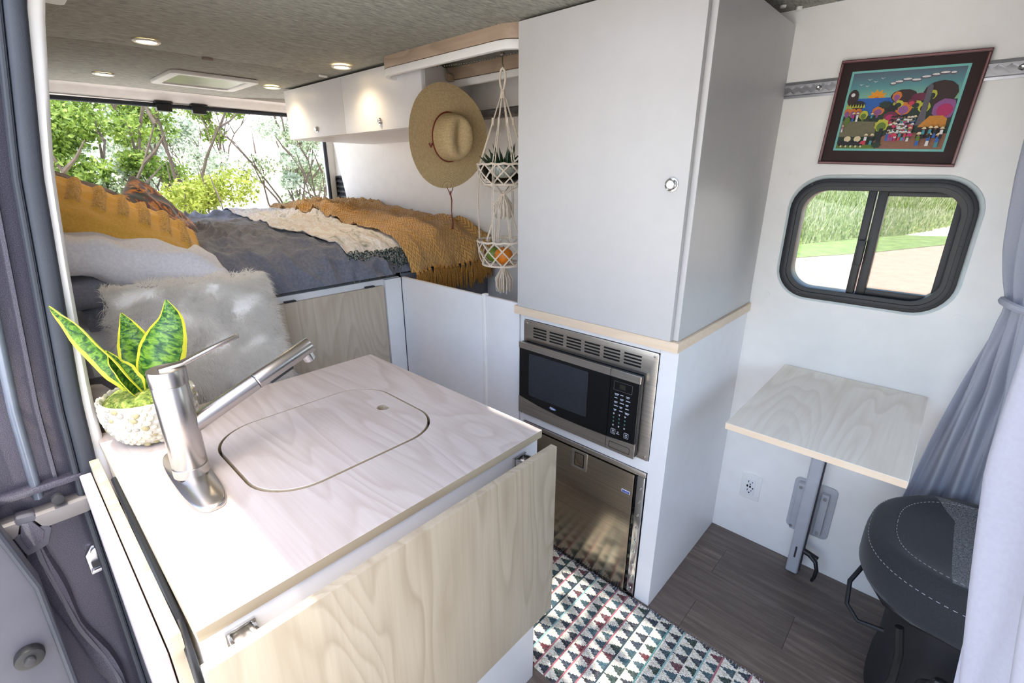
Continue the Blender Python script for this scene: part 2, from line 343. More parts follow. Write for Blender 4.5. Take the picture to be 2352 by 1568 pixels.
def tree(x, y, h, r, mat, nleaf, size, name, label, cat='tree', group=None, blobs=14, low=.15, zb=None):
    z0 = ground_z(x, y)-.05 if zb is None else zb
    o = thing(name, (x, y, z0), label, cat, group)
    tb = MB(); tips = []
    nb = 7
    for k in range(nb):
        a = 2*pi*k/nb+random.random(); q = Vector((x, y, z0)); pts = [q.copy()]; d = Vector((math.cos(a)*.35, math.sin(a)*.35, 1)).normalized()
        for j in range(6):
            d = (d+Vector((random.uniform(-.4, .4), random.uniform(-.4, .4), random.uniform(.0, .35)))).normalized()
            q = q+d*h*.15*random.uniform(.8, 1.1); pts.append(q.copy())
            if j > 1: tips.append(q.copy())
            if j > 2:
                e = (d+Vector((random.uniform(-1, 1), random.uniform(-1, 1), random.uniform(-.3, .5)))).normalized()
                tb.tube([q, q+e*h*.08, q+e*h*.15+Vector((0, 0, h*.02))], [h*.008, h*.005, h*.002], 4); tips.append(q+e*h*.13)
        tb.tube(pts, [max(.004, h*.013*(1-j/7.5)) for j in range(7)], 5)
    tb.out('trunk', BARK, o, smooth=60)
    C = []
    for k in range(blobs):
        t_ = random.choice(tips) if k % 2 else Vector((x+random.gauss(0, r*.45), y+random.gauss(0, r*.45), z0+h*random.uniform(low, .95)))
        C.append((t_, r*random.uniform(.25, .48)))
    nleaf = int(nleaf*1.9); size *= .72; per = nleaf//blobs; Ps = []
    for c_, rb in C:
        d = rng.normal(size=(per, 3)); d /= np.linalg.norm(d, axis=1, keepdims=True); rad = rb*rng.uniform(.45, 1.08, (per, 1))
        p = d*rad*np.array([1, 1, .75]); Ps.append(p+np.array(c_))
    P = np.concatenate(Ps); N = rng.normal(size=P.shape); N[:, 2] += .5; N /= np.linalg.norm(N, axis=1, keepdims=True)
    V, F = quads(P, N, size*rng.uniform(.6, 1.3, len(P)))
    raw('foliage', V, F, mat, o, kind='stuff')
    return o
G1 = 'trees and shrubs behind the van'
tree(-9.0, 1.22, 3.5, .85, LEAFG, 6500, .05, 'broadleaf_tree', 'bright green tree behind the van, at the left edge of the rear opening', group=G1, blobs=20, low=.42)
tree(-11.5, 3.1, 3.7, 1.1, LEAFG, 3800, .055, 'broadleaf_tree', 'thin bright green tree reaching the top edge of the rear opening, behind the two latches', group=G1, blobs=12, low=.72)
tree(-16.0, 5.1, 2.4, 1.0, LEAFG, 3000, .07, 'broadleaf_tree', 'small rounded green tree far up the pale slope, in the middle of the rear view', group=G1, blobs=9, low=.45)
tree(-13.5, 2.6, 2.1, 1.0, LEAFS, 3000, .06, 'silvery_shrub', 'silvery shrub on the pale slope, right of the bright green tree', 'shrub', G1, blobs=9)
tree(-14.0, 3.7, 1.9, 1.0, LEAFS, 2600, .06, 'silvery_shrub', 'silvery shrub on the pale slope, below the small rounded green tree', 'shrub', G1, blobs=8)
tree(-15.5, 7.1, 3.2, 1.1, LEAFS, 3200, .07, 'silvery_shrub', 'pale silvery tree at the top right of the rear opening, beside the overhead cabinet', 'shrub', G1, blobs=9, low=.4)
tree(-8.6, 1.35, 2.0, .65, LEAFD, 3600, .045, 'silvery_shrub', 'grey-green shrub between the floral cushion and the bright green tree', 'shrub', G1, blobs=12)
tree(-9.4, 2.05, 2.0, .6, LEAFS, 3000, .045, 'silvery_shrub', 'silvery shrub above the yellow-green bush in the rear view', 'shrub', G1, blobs=9)
tree(-7.6, 2.12, 2.15, .85, LEAFY, 8000, .04, 'yellow_green_bush', 'low rounded yellow-green bush rising behind the grey duvet', 'bush', G1, blobs=18, low=.25)
tree(-10.2, 4.5, 2.6, .8, LEAFD, 1900, .05, 'open_branched_shrub', 'open shrub with bare grey branches in the right half of the rear view', 'shrub', G1, blobs=10, low=.3)
tree(-8.0, 3.4, 1.75, .7, LEAFD, 4200, .04, 'open_branched_shrub', 'dark twiggy shrub behind the mustard throw', 'shrub', G1, blobs=12, low=.2)
tree(-8.8, 4.5, 2.6, .7, LEAFS, 2800, .045, 'silvery_shrub', 'silvery shrub against the right edge of the rear opening', 'shrub', G1, blobs=10, low=.3)
tree(-18.0, 8.3, 2.2, 1.2, LEAFS, 2200, .09, 'silvery_shrub', 'small pale shrub far up the slope behind the open branched shrub', 'shrub', G1, blobs=8)
tree(-17.0, 3.0, 2.6, 1.2, LEAFS, 2600, .08, 'silvery_shrub', 'distant pale shrub near the top of the slope, under the left latch', 'shrub', G1, blobs=8)
# grasses beyond the side window
def blades(name, n, xr, f0, depth, h, w, mat, label):
    xs = rng.uniform(*xr, n); e = np.interp(xs, [-26, -13, -7.5, -3.9, -2.35, -.2, 1.5, 14, 22], [0, 8, 12.4, 18.2, 22.2, 26.6, 31, 60, 80])
    tt = rng.uniform(0, 1, n)**1.3; ys = e+.1+tt*depth; v = np.clip((ys-e)/40, 0, 1); zs = -.7+4.6*(v*v*(3-2*v))+.35*v
    hh = h*rng.uniform(.5, 1.15, n)*(0.55+.45*np.clip(tt*6, 0, 1)); lx = rng.normal(0, .16, n)*hh; ly = rng.normal(0, .16, n)*hh; wv = w*rng.uniform(.6, 1.4, n)
    b = np.stack([xs, ys, zs], 1)
    V = np.stack([b-np.stack([wv, 0*wv, 0*wv], 1), b+np.stack([wv, 0*wv, 0*wv], 1), b+np.stack([lx*.4+wv*.7, ly*.4, hh*.6], 1), b+np.stack([lx, ly, hh], 1), b+np.stack([lx*.4-wv*.7, ly*.4, hh*.6], 1)], 1).reshape(-1, 3)
    raw(name, V, np.arange(5*n).reshape(-1, 5), mat, org=(0, 25, -.7), label=label, category='grass', kind='stuff')
GRA = leafmat('tall_grass', (104, 132, 58), (158, 180, 96), (206, 208, 156))
GRS = leafmat('seeding_grass', (150, 160, 100), (196, 200, 150), (226, 222, 190))
blades('tall_grass', 30000, (-16, 8), 0, 14, 1.15, .03, GRA, 'tall green meadow grass beyond the lawn, seen through the side window')
blades('seeding_grass', 9000, (-16, 8), 1, 14, 1.5, .022, GRS, 'pale seed heads of wild grass standing above the green meadow')
for i, (x, y, h) in enumerate(((-6.6, 23.5, 3.4), (-3.1, 33, 2.8), (1.2, 38, 3.0))):
    z0 = -.7+max(0, (y-19-1.8*(x+3.9)))*.07
    tree(x, y, h, 1.6, LEAFG, 2500, .12, 'meadow_bush', ['leafy bush at the top left of the side window view', 'green bush behind the dark bar between the window panes', 'bush beyond the meadow, at the right pane of the side window'][i], 'bush', 'bushes in the meadow', zb=z0)
# ------------------------------------------------------------------ floor of planks
t = NT('grey_brown_vinyl_plank'); oi = t.new('ShaderNodeObjectInfo'); ad = t.new('ShaderNodeVectorMath', operation='ADD')
cc = t.new('ShaderNodeTexCoord'); cm = t.new('ShaderNodeCombineXYZ'); t.L(t.math('MULTIPLY', oi.outputs['Random'], 37), cm.inputs[0]); t.L(t.math('MULTIPLY', oi.outputs['Random'], 11), cm.inputs[1])
t.L(cc.outputs['Object'], ad.inputs[0]); t.L(cm.outputs[0], ad.inputs[1]); mp = t.new('ShaderNodeMapping'); mp.inputs['Scale'].default_value = (1.2, 14, 1); t.L(ad.outputs[0], mp.inputs[0])
n = t.noise(mp.outputs[0], 3, 8, .68, .5); mp2 = t.new('ShaderNodeMapping'); mp2.inputs['Scale'].default_value = (2, 5, 1); t.L(ad.outputs[0], mp2.inputs[0]); n2 = t.noise(mp2.outputs[0], 2.4, 3)
col = t.ramp(n, [(.3, s2l((74, 65, 59))), (.5, s2l((108, 96, 88))), (.7, s2l((142, 130, 120)))])
col = t.mix(t.math('MULTIPLY', oi.outputs['Random'], .45), col, s2l((84, 76, 72))); col = t.mix(t.math('MULTIPLY', n2, .35), col, s2l((100, 84, 72)))
t.base(col); t.bump(n, .25, .001); VINYL = t.set(.42)
fl = MB(); fl.box(-3.75, 1.9, .02, 1.95, -.06, -.006); FLO = fl.out('floor', SATIN, kind='structure', smooth=0)
pm = {}
for r_ in range(12):
    y0 = -.06+.17*r_+.0; y1 = min(y0+.1694, 1.944); y0 = max(y0, .025)
    x = -3.45+[.0, .52, .25, .83, .4, .7, .15, .9, .33, .62, .84, .05][r_]-.9
    if r_ == 10: x = -.43-2.4
    while x < 1.7:
        x0, x1 = max(x, -3.46), min(x+1.1994, 1.75)
        if x1 > -2.2: MB().box(x0, x1, y0, y1, -.008, 0).out('plank', VINYL, FLO, bevel=.0006, seg=1, smooth=0)
        x += 1.2
# ------------------------------------------------------------------ driver side wall with window hole
WX0, WX1, WZ0, WZ1, WR = -.445, .015, 1.1, 1.475, .09
w = MB(); b = w.bm
def holed_wall(m, x0, x1, z0, z1, hole, y0, y1):
    n = len(hole); cx = sum(p[0] for p in hole)/n; cz = sum(p[1] for p in hole)/n; rect = []
    for hx, hz in hole:
        dx, dz = hx-cx, hz-cz; k = min(((x1-cx)/dx if dx > 0 else (x0-cx)/dx) if abs(dx) > 1e-9 else 1e9, ((z1-cz)/dz if dz > 0 else (z0-cz)/dz) if abs(dz) > 1e-9 else 1e9)
        rect.append((cx+dx*k, cz+dz*k))
    corners = [(x1, z1), (x0, z1), (x0, z0), (x1, z0)]
    for c_ in corners:
        i = min(range(n), key=lambda i: (rect[i][0]-c_[0])**2+(rect[i][1]-c_[1])**2); rect[i] = c_
    m.ringprism(rect, hole, 'y', y0, y1)
hole = rrect(WX0, WX1, WZ0, WZ1, WR, 8)
holed_wall(w, -.62, .28, .0, 2.0, hole, YW, YW+.03)
w.prism([(-3.14, 0), (-.62, 0), (-.62, 2.0), (-3.676, 2.0)], 'y', YW, YW+.03)

WD = w.out('wall_driver', WALLW, smooth=30, kind='structure')
MB().box(.28, 2.0, YW, YW+.04, 0, 1.02).out('wall_cab', plain('olive_grey_door_trim', (176, 172, 154), .6), kind='structure')
MB().box(.28, .46, YW, YW+.04, 1.02, 2.0).box(.46, 2.0, YW, YW+.04, 1.62, 2.0).out('wall_cab_upper', TRIMW, kind='structure')
# window
WN = struct('window_1', (-.215, YW, 1.09))
fr = MB(); O1 = rrect(-.455, .025, 1.088, 1.487, .10, 8); I1 = rrect(-.418, -.012, 1.125, 1.45, .07, 8)
fr.ringprism(O1, I1, 'y', YW-.022, YW+.04)
fr.out('frame', BLACK, WN, bevel=.004, seg=2)
MB().ringprism(rrect(-.445, .015, 1.098, 1.477, .09, 8), rrect(-.432, .002, 1.111, 1.464, .08, 8), 'y', YW-.027, YW-.02).out('frame_ridge', SATIN, WN, bevel=.002)
MB().ringprism(rrect(-.466, .036, 1.077, 1.498, .108, 8), rrect(-.45, .02, 1.093, 1.482, .095, 8), 'y', YW-.006, YW+.003).out('gasket', plain('pale_rubber_lip', (206, 214, 214), .5), WN, bevel=.002)
MB().box(-.243, -.222, YW-.012, YW+.03, 1.12, 1.455).out('mullion', BLACK, WN, bevel=.002)
MB().box(-.218, -.192, YW-.004, YW+.03, 1.12, 1.455).out('sash_stile', BLACK, WN, bevel=.003)
MB().box(-.028, -.008, YW-.004, YW+.03, 1.14, 1.435).out('sash_stile', SATIN, WN, bevel=.003)
MB().box(-.2, -.03, YW, YW+.03, 1.436, 1.45).out('sash_rail', BLACK, WN, bevel=.002)
MB().box(-.2, -.03, YW, YW+.03, 1.122, 1.142).out('sash_rail', BLACK, WN, bevel=.002)
MB().box(-.238, -.218, YW-.03, YW-.008, 1.22, 1.30).out('latch', BLACK, WN, bevel=.003)
MB().prism(rrect(-.425, -.235, 1.12, 1.455, .06), 'y', YW+.02, YW+.024).out('pane', GLASS, WN, smooth=0)
MB().prism(rrect(-.215, -.015, 1.12, 1.455, .06), 'y', YW+.026, YW+.030).out('pane', GLASS2, WN, smooth=0)
for k in range(14):
    P = O1[::4]; 
sc_pts = [(-.40, 1.469), (-.3, 1.469), (-.2, 1.469), (-.1, 1.469), (-.437, 1.37), (-.437, 1.26), (-.437, 1.18), (-.38, 1.106), (-.27, 1.106), (-.16, 1.106), (-.05, 1.106), (.007, 1.2), (.007, 1.3), (.007, 1.38)]
me0 = None
for x, z in sc_pts:
    if me0 is None:
        o = MB().cyl((x, YW-.03, z), (x, YW-.024, z), .004, n=10).out('screw', SATIN, WN); me0 = o; x00, z00 = x, z
    else:
        o = me0.copy(); COL.objects.link(o); o.location = (x-x00, 0, z-z00)
for i, (x, z) in enumerate(((-.49, 1.50), (.062, 1.475), (.05, 1.09), (-.485, 1.075))):
    MB().cyl((x, YW-.003, z), (x, YW, z), .011, n=16).out('screw_cap', WALLW, WD)
# ------------------------------------------------------------------ ceiling
CE = struct('ceiling', (0, 0, 1.95))
full = [(.17, 1.90), (.30, 1.945), (.45, 1.952), (.9, 1.955), (1.3, 1.957), (1.38, 1.965), (1.96, 1.998)]
for x0, x1, prof in ((-3.56, -2.452, full), (-2.448, -1.252, full), (-1.248, -.912, full), (-.912, -.438, full[:3]+[(.73, 1.953)]), (-.912, -.438, [(1.13, 1.956)]+full[4:]), (-.438, .95, full)):  # panels leave a hole over the aisle, made to let sun onto the rug
    c = MB()
    c.loft([[(x, y, z) for y, z in prof]+[(x, y, z+.02) for y, z in prof[::-1]] for x in (x0, x1)])
    c.out('ceiling_panel', CEIL, CE, bevel=.003, seg=2)
RF = MB().box(-3.78, -.91, .14, 2.0, 2.03, 2.06).box(-.44, 1.0, .14, 2.0, 2.03, 2.06).box(-.91, -.44, .14, .73, 2.03, 2.06).box(-.91, -.44, 1.13, 2.0, 2.03, 2.06)
RF.out('roof', PAINTS, CE, smooth=0)
FN = MB(); FN.ringprism(rrect(-.93, -.42, .71, 1.15, .04), rrect(-.89, -.46, .75, 1.11, .03), 'z', 1.945, 2.08); FN.out('added_fan_frame', TRIMW, CE, bevel=.004)  # roof fan is unseen, added with its opening to pass sunlight to the rug
for k in range(7):
    a = 2*pi*k/7; Mk = Matrix.Translation((-.675, .93, 2.02)) @ Matrix.Rotation(a, 4, 'Z') @ Matrix.Rotation(.5, 4, 'X')
    MB().loft([[Mk @ Vector((r_, -w_, -.001)), Mk @ Vector((r_, w_, -.001)), Mk @ Vector((r_, w_, .001)), Mk @ Vector((r_, -w_, .001))] for r_, w_ in ((.03, .012), (.10, .03), (.15, .028), (.17, .015))]).out('added_fan_blade', TRIMW, CE)
MB().cyl((-.675, .93, 1.99), (-.675, .93, 2.04), .04).out('added_fan_hub', TRIMW, CE, bevel=.004)
# rear header and frame
H = MB(); prof = [(-3.55, 1.953), (-3.57, 1.951), (-3.60, 1.940), (-3.63, 1.915), (-3.68, 1.905), (-3.76, 1.90), (-3.76, 2.03), (-3.55, 2.03)]
H.loft([[(x, y, z) for x, z in prof] for y in (.05, 1.98)]); H.out('trim_1', plain('warm_grey_header_trim', (214, 206, 198), .6), bevel=.004, kind='structure')
MB().box(-3.76, -3.68, 1.915, 2.0, -.05, 1.92).box(-3.68, -3.0, 1.966, 2.0, -.05, 2.0).out('wall_rear', TRIMW, bevel=.006, kind='structure')
MB().box(-3.76, -3.68, -.06, .2, -.05, 1.92).out('wall_rear_left', TRIMW, bevel=.01, kind='structure')
MB().tube([(-3.69, 1.905, .2), (-3.69, 1.905, 1.82), (-3.69, 1.885, 1.888), (-3.69, 1.82, 1.895), (-3.69, 1.07, 1.890), (-3.69, .2, 1.884)], .013, 10).out('trim_2', RUBBER, kind='structure')
for i, y in enumerate((.907, 1.093)):
    L = thing('rear_latch', (-3.66, y, 1.857), ['black plastic latch block on the rear opening header, left one', 'black plastic latch block on the rear opening header, right one'][i], 'latch', 'latches on the rear header')
    MB().box(-3.69, -3.65, y-.04, y+.04, 1.855, 1.902).out('latch_body', BLACK, L, bevel=.006)
    MB().box(-3.68, -3.64, y-.047, y+.047, 1.899, 1.907).out('flange', BLACK, L, bevel=.002)
V_ = thing('air_vent', (-3.53, 1.955, 1.2), 'black louvred air vent on the wall beside the rear opening', 'vent')
MB().ringprism(rrect(-3.672, -3.38, 1.2, 1.49, .02), rrect(-3.66, -3.392, 1.212, 1.478, .012), 'y', 1.952, 1.966).out('vent_frame', BLACK, V_)
MB().box(-3.66, -3.39, 1.9655, 1.9658, 1.21, 1.48).out('backing', SATIN, V_)
for k in range(7):
    z = 1.222+.037*k; MB().loft([[(x, 1.965, z+.02), (x, 1.953, z), (x, 1.953, z+.010), (x, 1.965, z+.030)] for x in (-3.66, -3.392)]).out('slat', BLACK, V_, smooth=0)
# passenger side: wall behind the door opening, header, front pillar
def seal_y(z): return interp(z, [0, .07, .74, 1.0, 1.22, 1.5, 1.82, 1.95], [.036, .038, .047, .062, .085, .115, .167, .20])
pw = MB(); zs = [0, .3, .6, .9, 1.2, 1.5, 1.8, 1.95]
wy = lambda z: interp(z, [0, 1.3, 1.6, 1.95], [.0, .0, .03, .16])
pw.loft([[(x, wy(z), z) for z in zs]+[(x, wy(z)-.05, z) for z in zs[::-1]] for x in (-3.7, -1.62)])
pw.out('wall_passenger', WALLW, kind='structure')
# white interior trim column behind the seal
tc = MB(); rings = []
for z in np.linspace(.0, 2.0, 30):
    y = seal_y(z)
    w_ = interp(z, [0, .8, 1.1, 1.3, 1.55, 1.75, 2.0], [.022, .022, .018, .016, .018, .024, .03])
    rings.append([(-1.452, y-.005, z), (-1.452, y+w_*.6, z), (-1.462, y+w_, z), (-1.50, y+w_*1.1, z), (-1.63, y+w_*.8, z), (-1.63, y-.03, z), (-1.46, y-.03, z)])
tc.loft(rings); tc.out('trim_3', TRIMW, smooth=50, kind='structure')
sh = thing('door_opening_frame', (-1.45, 0, 0), 'dark grey painted body pillar of the sliding door opening with rubber seal, left edge of the photo', 'body pillar')
def ribbon(x0, ya, yb, thick, name, mat, zr=(-.1, 2.0), rnd=.004, parent=sh, n=34):
    m = MB(); rg = []
    for z in np.linspace(*zr, n):
        a, b_ = ya(z), yb(z); rg.append([(x0, a, z), (x0+thick*.8, a+.003, z), (x0+thick, a+.01, z), (x0+thick, b_-.01, z), (x0+thick*.8, b_-.003, z), (x0, b_, z)])
    m.loft(rg); return m.out(name, mat, parent, smooth=50)
ribbon(-1.455, lambda z: seal_y(z)-.036, lambda z: seal_y(z)-.000, .022, 'rubber_seal', RUBBER)
ribbon(-1.455, lambda z: seal_y(z)-.05, lambda z: seal_y(z)-.034, .012, 'seal_lip', RUBBER)
ribbon(-1.49, lambda z: -.35, lambda z: seal_y(z)-.028, .02, 'jamb_panel', PAINT)
ribbon(-1.475, lambda z: seal_y(z)-.085, lambda z: seal_y(z)-.072, .016, 'rib', PAINT, (.80, 2.0))
ribbon(-1.475, lambda z: seal_y(z)-.125, lambda z: seal_y(z)-.103, .026, 'rib', plain('pale_glossy_rib', (120, 128, 140), .3, .2), (.78, 2.0))
MB().box(-1.48, -1.44, -.2, .02, .80, .815).out('ledge', PAINT, sh, bevel=.004)
MB().box(-1.48, -1.425, -.2, .015, .715, .755).out('ledge', plain('sunlit_ledge_tone', (128, 124, 122), .5, .3), sh, bevel=.01)  # sun on this ledge is put into its paler colour
MB().cyl((-1.44, -.035, .775), (-1.425, -.035, .775), .012, n=18).out('bolt', SATIN, sh, bevel=.002)
wv = MB(); pts = []
for z in np.linspace(-.1, .70, 26):
    yc = interp(z, [-.1, .18, .28, .40, .62, .70], [-.045, -.05, -.062, -.085, -.10, -.10]); pts.append((-1.455, yc, z))
wv.tube(pts, [.02+.004*math.sin(i*.7) for i in range(len(pts))], 8); wv.out('formed_flange', PAINT, sh)
wv2 = MB(); wv2.tube([(p[0]+.018, p[1]+.004, p[2]) for p in pts], .005, 6); wv2.out('flange_bead', PAINTS, sh)
st = thing('door_striker', (-1.45, 0, .52), 'silver door striker plate bolted to the grey jamb', 'striker plate')
MB().prism([(-.026, .515), (.02, .515), (.02, .575), (.008, .598), (-.01, .598), (-.026, .575)], 'x', -1.47, -1.464).out('plate', ALU, st, bevel=.003)
MB().cyl((-1.463, -.002, .583), (-1.452, -.002, .583), .013, n=18).out('bolt', CHROME, st, bevel=.002)
MB().box(-1.464, -1.455, -.02, .02, .54, .552).out('slot', BLACK, st)
MB().box(-1.464, -1.452, -.024, .018, .525, .533).out('bar', ALU, st, bevel=.003)
bp = thing('jamb_hinge_cover', (-1.43, -.09, .64), 'grey moulded bracket on the jamb above the formed flange', 'bracket')
MB().prism([(-.115, .66), (-.075, .67), (-.06, .71), (-.08, .76), (-.11, .765), (-.125, .72)], 'x', -1.465, -1.425).out('bracket', PAINTS, bp, bevel=.008)
MB().prism([(-.108, .68), (-.082, .69), (-.074, .712), (-.086, .745), (-.105, .748), (-.114, .715)], 'x', -1.426, -1.421).out('recess', PAINT, bp, bevel=.002)
sd = thing('sliding_door', (-1.3, -.2, -.1), 'open grey sliding door parked behind the jamb, at the bottom left corner', 'van door')
D = MB(); D.prism([(-.40, -.3), (-.155, -.3), (-.115, .3), (-.108, .62), (-.135, .80), (-.19, 1.0), (-.40, 1.0)], 'x', -1.42, -1.36); D.out('door_panel', PAINTS, sd, bevel=.012)
MB().tube([(-1.355, -.158, -.3), (-1.355, -.118, .3), (-1.355, -.112, .62), (-1.355, -.138, .80), (-1.355, -.19, .98)], .007, 8).out('door_seal', RUBBER, sd)
MB().tube([(-1.352, -.30, .2), (-1.352, -.21, .22), (-1.352, -.17, .18), (-1.352, -.165, -.1)], .008, 8).out('door_seal', RUBBER, sd)
MB().cyl((-1.36, -.165, .46), (-1.335, -.165, .46), .026, n=20).out('bump_stop', BLACK, sd, bevel=.006)
MB().cyl((-1.336, -.165, .46), (-1.325, -.165, .46), .01, n=14).out('bolt', SATIN, sd, bevel=.002)
MB().box(-1.62, .35, .135, .25, 1.86, 2.03).out('wall_passenger_header', TRIMW, bevel=.01, kind='structure')
MB().box(.33, .47, -.06, .12, -.05, 1.9).out('wall_passenger_pillar', TRIMW, bevel=.01, kind='structure')
MB().box(.47, 1.9, -.06, .02, -.05, .95).box(.47, 1.2, -.06, .1, 1.62, 2.0).out('wall_passenger_front', TRIMW, kind='structure')
MB().box(-1.45, .33, -.12, .02, -.25, -.008).out('door_step', PAINT, kind='structure', bevel=.01)
MB().box(1.5, 1.9, -.02, 1.95, 0, .95).box(.93, 1.05, -.02, 1.97, 1.82, 2.03).out('wall_front', SATIN, kind='structure')
ws = MB(); ws.loft([[(1.0, y, 1.83), (1.01, y, 1.83), (1.87, y, .95), (1.86, y, .95)] for y in (.02, 1.93)]); ws.out('window_2', GLASS, kind='structure', smooth=0)
# ------------------------------------------------------------------ ceiling fittings
PUCK = emit('warm_led_lens', (1.0, .78, .45), 14)
for i, (x, y) in enumerate(((-2.297, .559), (-3.16, .565), (-2.95, 1.26), (-2.182, 1.25))):
    P = thing('ceiling_light', (x, y, 1.94), ['lit round ceiling light nearest the camera, above the bed', 'lit round ceiling light at the rear left, beside the roof vent', 'small lit round ceiling light at the rear right, by the overhead cabinet', 'lit round ceiling light between the overhead cabinet and the wooden ceiling ring'][i], 'ceiling light', 'recessed ceiling lights')
    zc = 1.951
    MB().lathe([(.030, zc), (.042, zc-.001), (.043, zc-.004), (.038, zc-.007), (.031, zc-.005)], (x, y, 0), cap=False).out('bezel', TRIMW, P)
    MB().lathe([(.001, zc-.004), (.031, zc-.004), (.031, zc-.002), (.001, zc-.002)], (x, y, 0), 24).out('lens', PUCK, P)
    l = bpy.data.lights.new('ceiling_lamp', 'SPOT'); l.energy = 6; l.color = (1, .78, .5); l.spot_size = math.radians(140); l.spot_blend = 1; l.shadow_soft_size = .03
    lo = bpy.data.objects.new('ceiling_lamp', l); COL.objects.link(lo); lo.location = (x, y, zc-.012)
RV = thing('roof_vent', (-3.0, .95, 1.93), 'white framed rectangular roof vent with a grey lens above the rear of the bed', 'roof vent')
MB().ringprism(rrect(-3.21, -2.81, .755, 1.145, .03), rrect(-3.17, -2.85, .795, 1.105, .02), 'z', 1.938, 1.954).out('frame', TRIMW, RV, bevel=.004)
MB().prism(rrect(-3.17, -2.85, .795, 1.105, .02), 'z', 1.944, 1.954).out('lens', plain('frosted_grey_lens', (150, 148, 144), .25), RV)
for i, (x, y, l_) in enumerate(((-2.45, .80, 'small clip on the ceiling seam above the roof vent'), (-2.45, 1.30, 'small clip on the ceiling seam near the overhead cabinet'), (-1.25, .75, 'small white clip on the ceiling at the top edge of the photo'))):
    MB().box(x-.006, x+.006, y-.02, y+.02, 1.946, 1.954).out('ceiling_clip', [BROWN, TRIMW, TRIMW][i], bevel=.002, label=l_, category='clip', group='clips on the ceiling seams')
for i, (x, y) in enumerate(((-.56, 1.84), (-.53, 1.90))):
    MB().lathe([(.001, 1.984), (.008, 1.985), (.009, 1.988), (.009, 1.997)], (x, y, 0), 14).out('screw_cover', TRIMW, label=['white screw cap on the ceiling where the tall cabinet meets it, nearer one', 'white screw cap on the ceiling in the corner by the wall'][i], category='screw cap')
# shower ring
RG = thing('ceiling_rail_ring', (-1.5, 1.45, 1.88), 'rounded plywood ring with white track hung under the ceiling above the macrame hanger', 'ceiling ring')
ro = rrect(-1.97, -1.162, 1.288, 1.67, .09, 8); ri = rrect(-1.952, -1.18, 1.306, 1.652, .075, 8)
MB().ringprism(ro, ri, 'z', 1.915, 1.966).out('plywood_rail', PLYW, RG, bevel=.002)
MB().ringprism(rrect(-1.965, -1.166, 1.284, 1.674, .09, 8), rrect(-1.943, -1.188, 1.306, 1.652, .07, 8), 'z', 1.884, 1.913).out('white_track', TRIMW, RG, bevel=.006)
MB().box(-1.92, -1.885, 1.60, 1.65, 1.905, 1.935).out('corner_block', PLYW, RG, bevel=.004)
# L-tracks
def ltrack(x0, x1, z, label, mat=ALU):
    T = thing('cargo_track', ((x0+x1)/2, YW, z-.024), label, 'cargo track', 'aluminium cargo tracks')
    y = YW
    MB().box(x0, x1, y-.004, y, z-.024, z+.024).out('base_plate', mat, T, bevel=.001)
    MB().prism([(z-.016, 0)]*0 or [(y-.012, z+.016), (y-.004, z+.022), (y-.004, z+.006), (y-.012, z+.008)], 'x', x0, x1).out('rail', mat, T, bevel=.001) if False else None
    m = MB()
    n = int((x1-x0)/.0065)
    for sgn in (1, -1):
        top = [(x0+(x1-x0)*i/n, z+sgn*.017) for i in range(n+1)]
        bot = [(x0+(x1-x0)*i/n, z+sgn*(.0085+.004*math.cos(2*pi*(x1-x0)*i/n/.0255))) for i in range(n+1)]
        m2 = MB(); m2.loft([[(a[0], y-.004, a[1]), (a[0], y-.011, a[1]-sgn*.002), (b_[0], y-.011, b_[1]), (b_[0], y-.004, b_[1])] for a, b_ in zip(top, bot)]); m2.out('rail_lip', mat, T, smooth=30)
    x = x0+.03
    while x < x1:
        MB().lathe([(.008, 0), (.008, .002), (.005, .004), (.001, .003)], M=Matrix.Translation((x, y-.004, z)) @ Matrix.Rotation(pi/2, 4, 'X'), n=12).out('screw', CHROME, T); x += .115
    return T
ltrack(-.585, .28, 1.762, 'aluminium cargo track on the white wall behind the framed painting')
ltrack(-2.06, -1.16, 1.795, 'aluminium cargo track on the wall between the straw hat and the tall cabinet', ALU)
# ------------------------------------------------------------------ galley
GX0, GX1, GY0, GY1, GZ = -1.488, -.679, .066, .85, .88
GA = thing('galley_cabinet', (-1.08, .46, 0), 'white galley cabinet with a birch flap front under the wooden counter, in the foreground', 'cabinet')
MB().box(GX0+.01, GX1-.005, GY0+.005, GY1-.012, 0, GZ-.0225).out('carcass', WHITE, GA, bevel=.002)
fp = MB().box(-.618, -.600, .055, .810, .371, .882).out('flap_door', [WOODZ], GA, bevel=.0015)
for y in (.10, .745):
    hg = MB().box(-.685, -.677, y-.002, y+.042, .80, .845).out('hinge', CHROME, GA, bevel=.002)
    for yy in (y, y+.035): MB().box(-.677, -.62, yy, yy+.005, .812, .842).out('hinge_cheek', CHROME, hg, bevel=.0015)
    MB().box(-.676, -.622, y+.005, y+.035, .812, .818).out('hinge_plate', STEEL, hg, bevel=.001)
    MB().cyl((-.645, y-.002, .835), (-.645, y+.042, .835), .0045, n=12).out('hinge_pin', CHROME, hg)
    MB().cyl((-.632, y-.002, .822), (-.632, y+.042, .822), .004, n=12).out('hinge_pin', CHROME, hg)
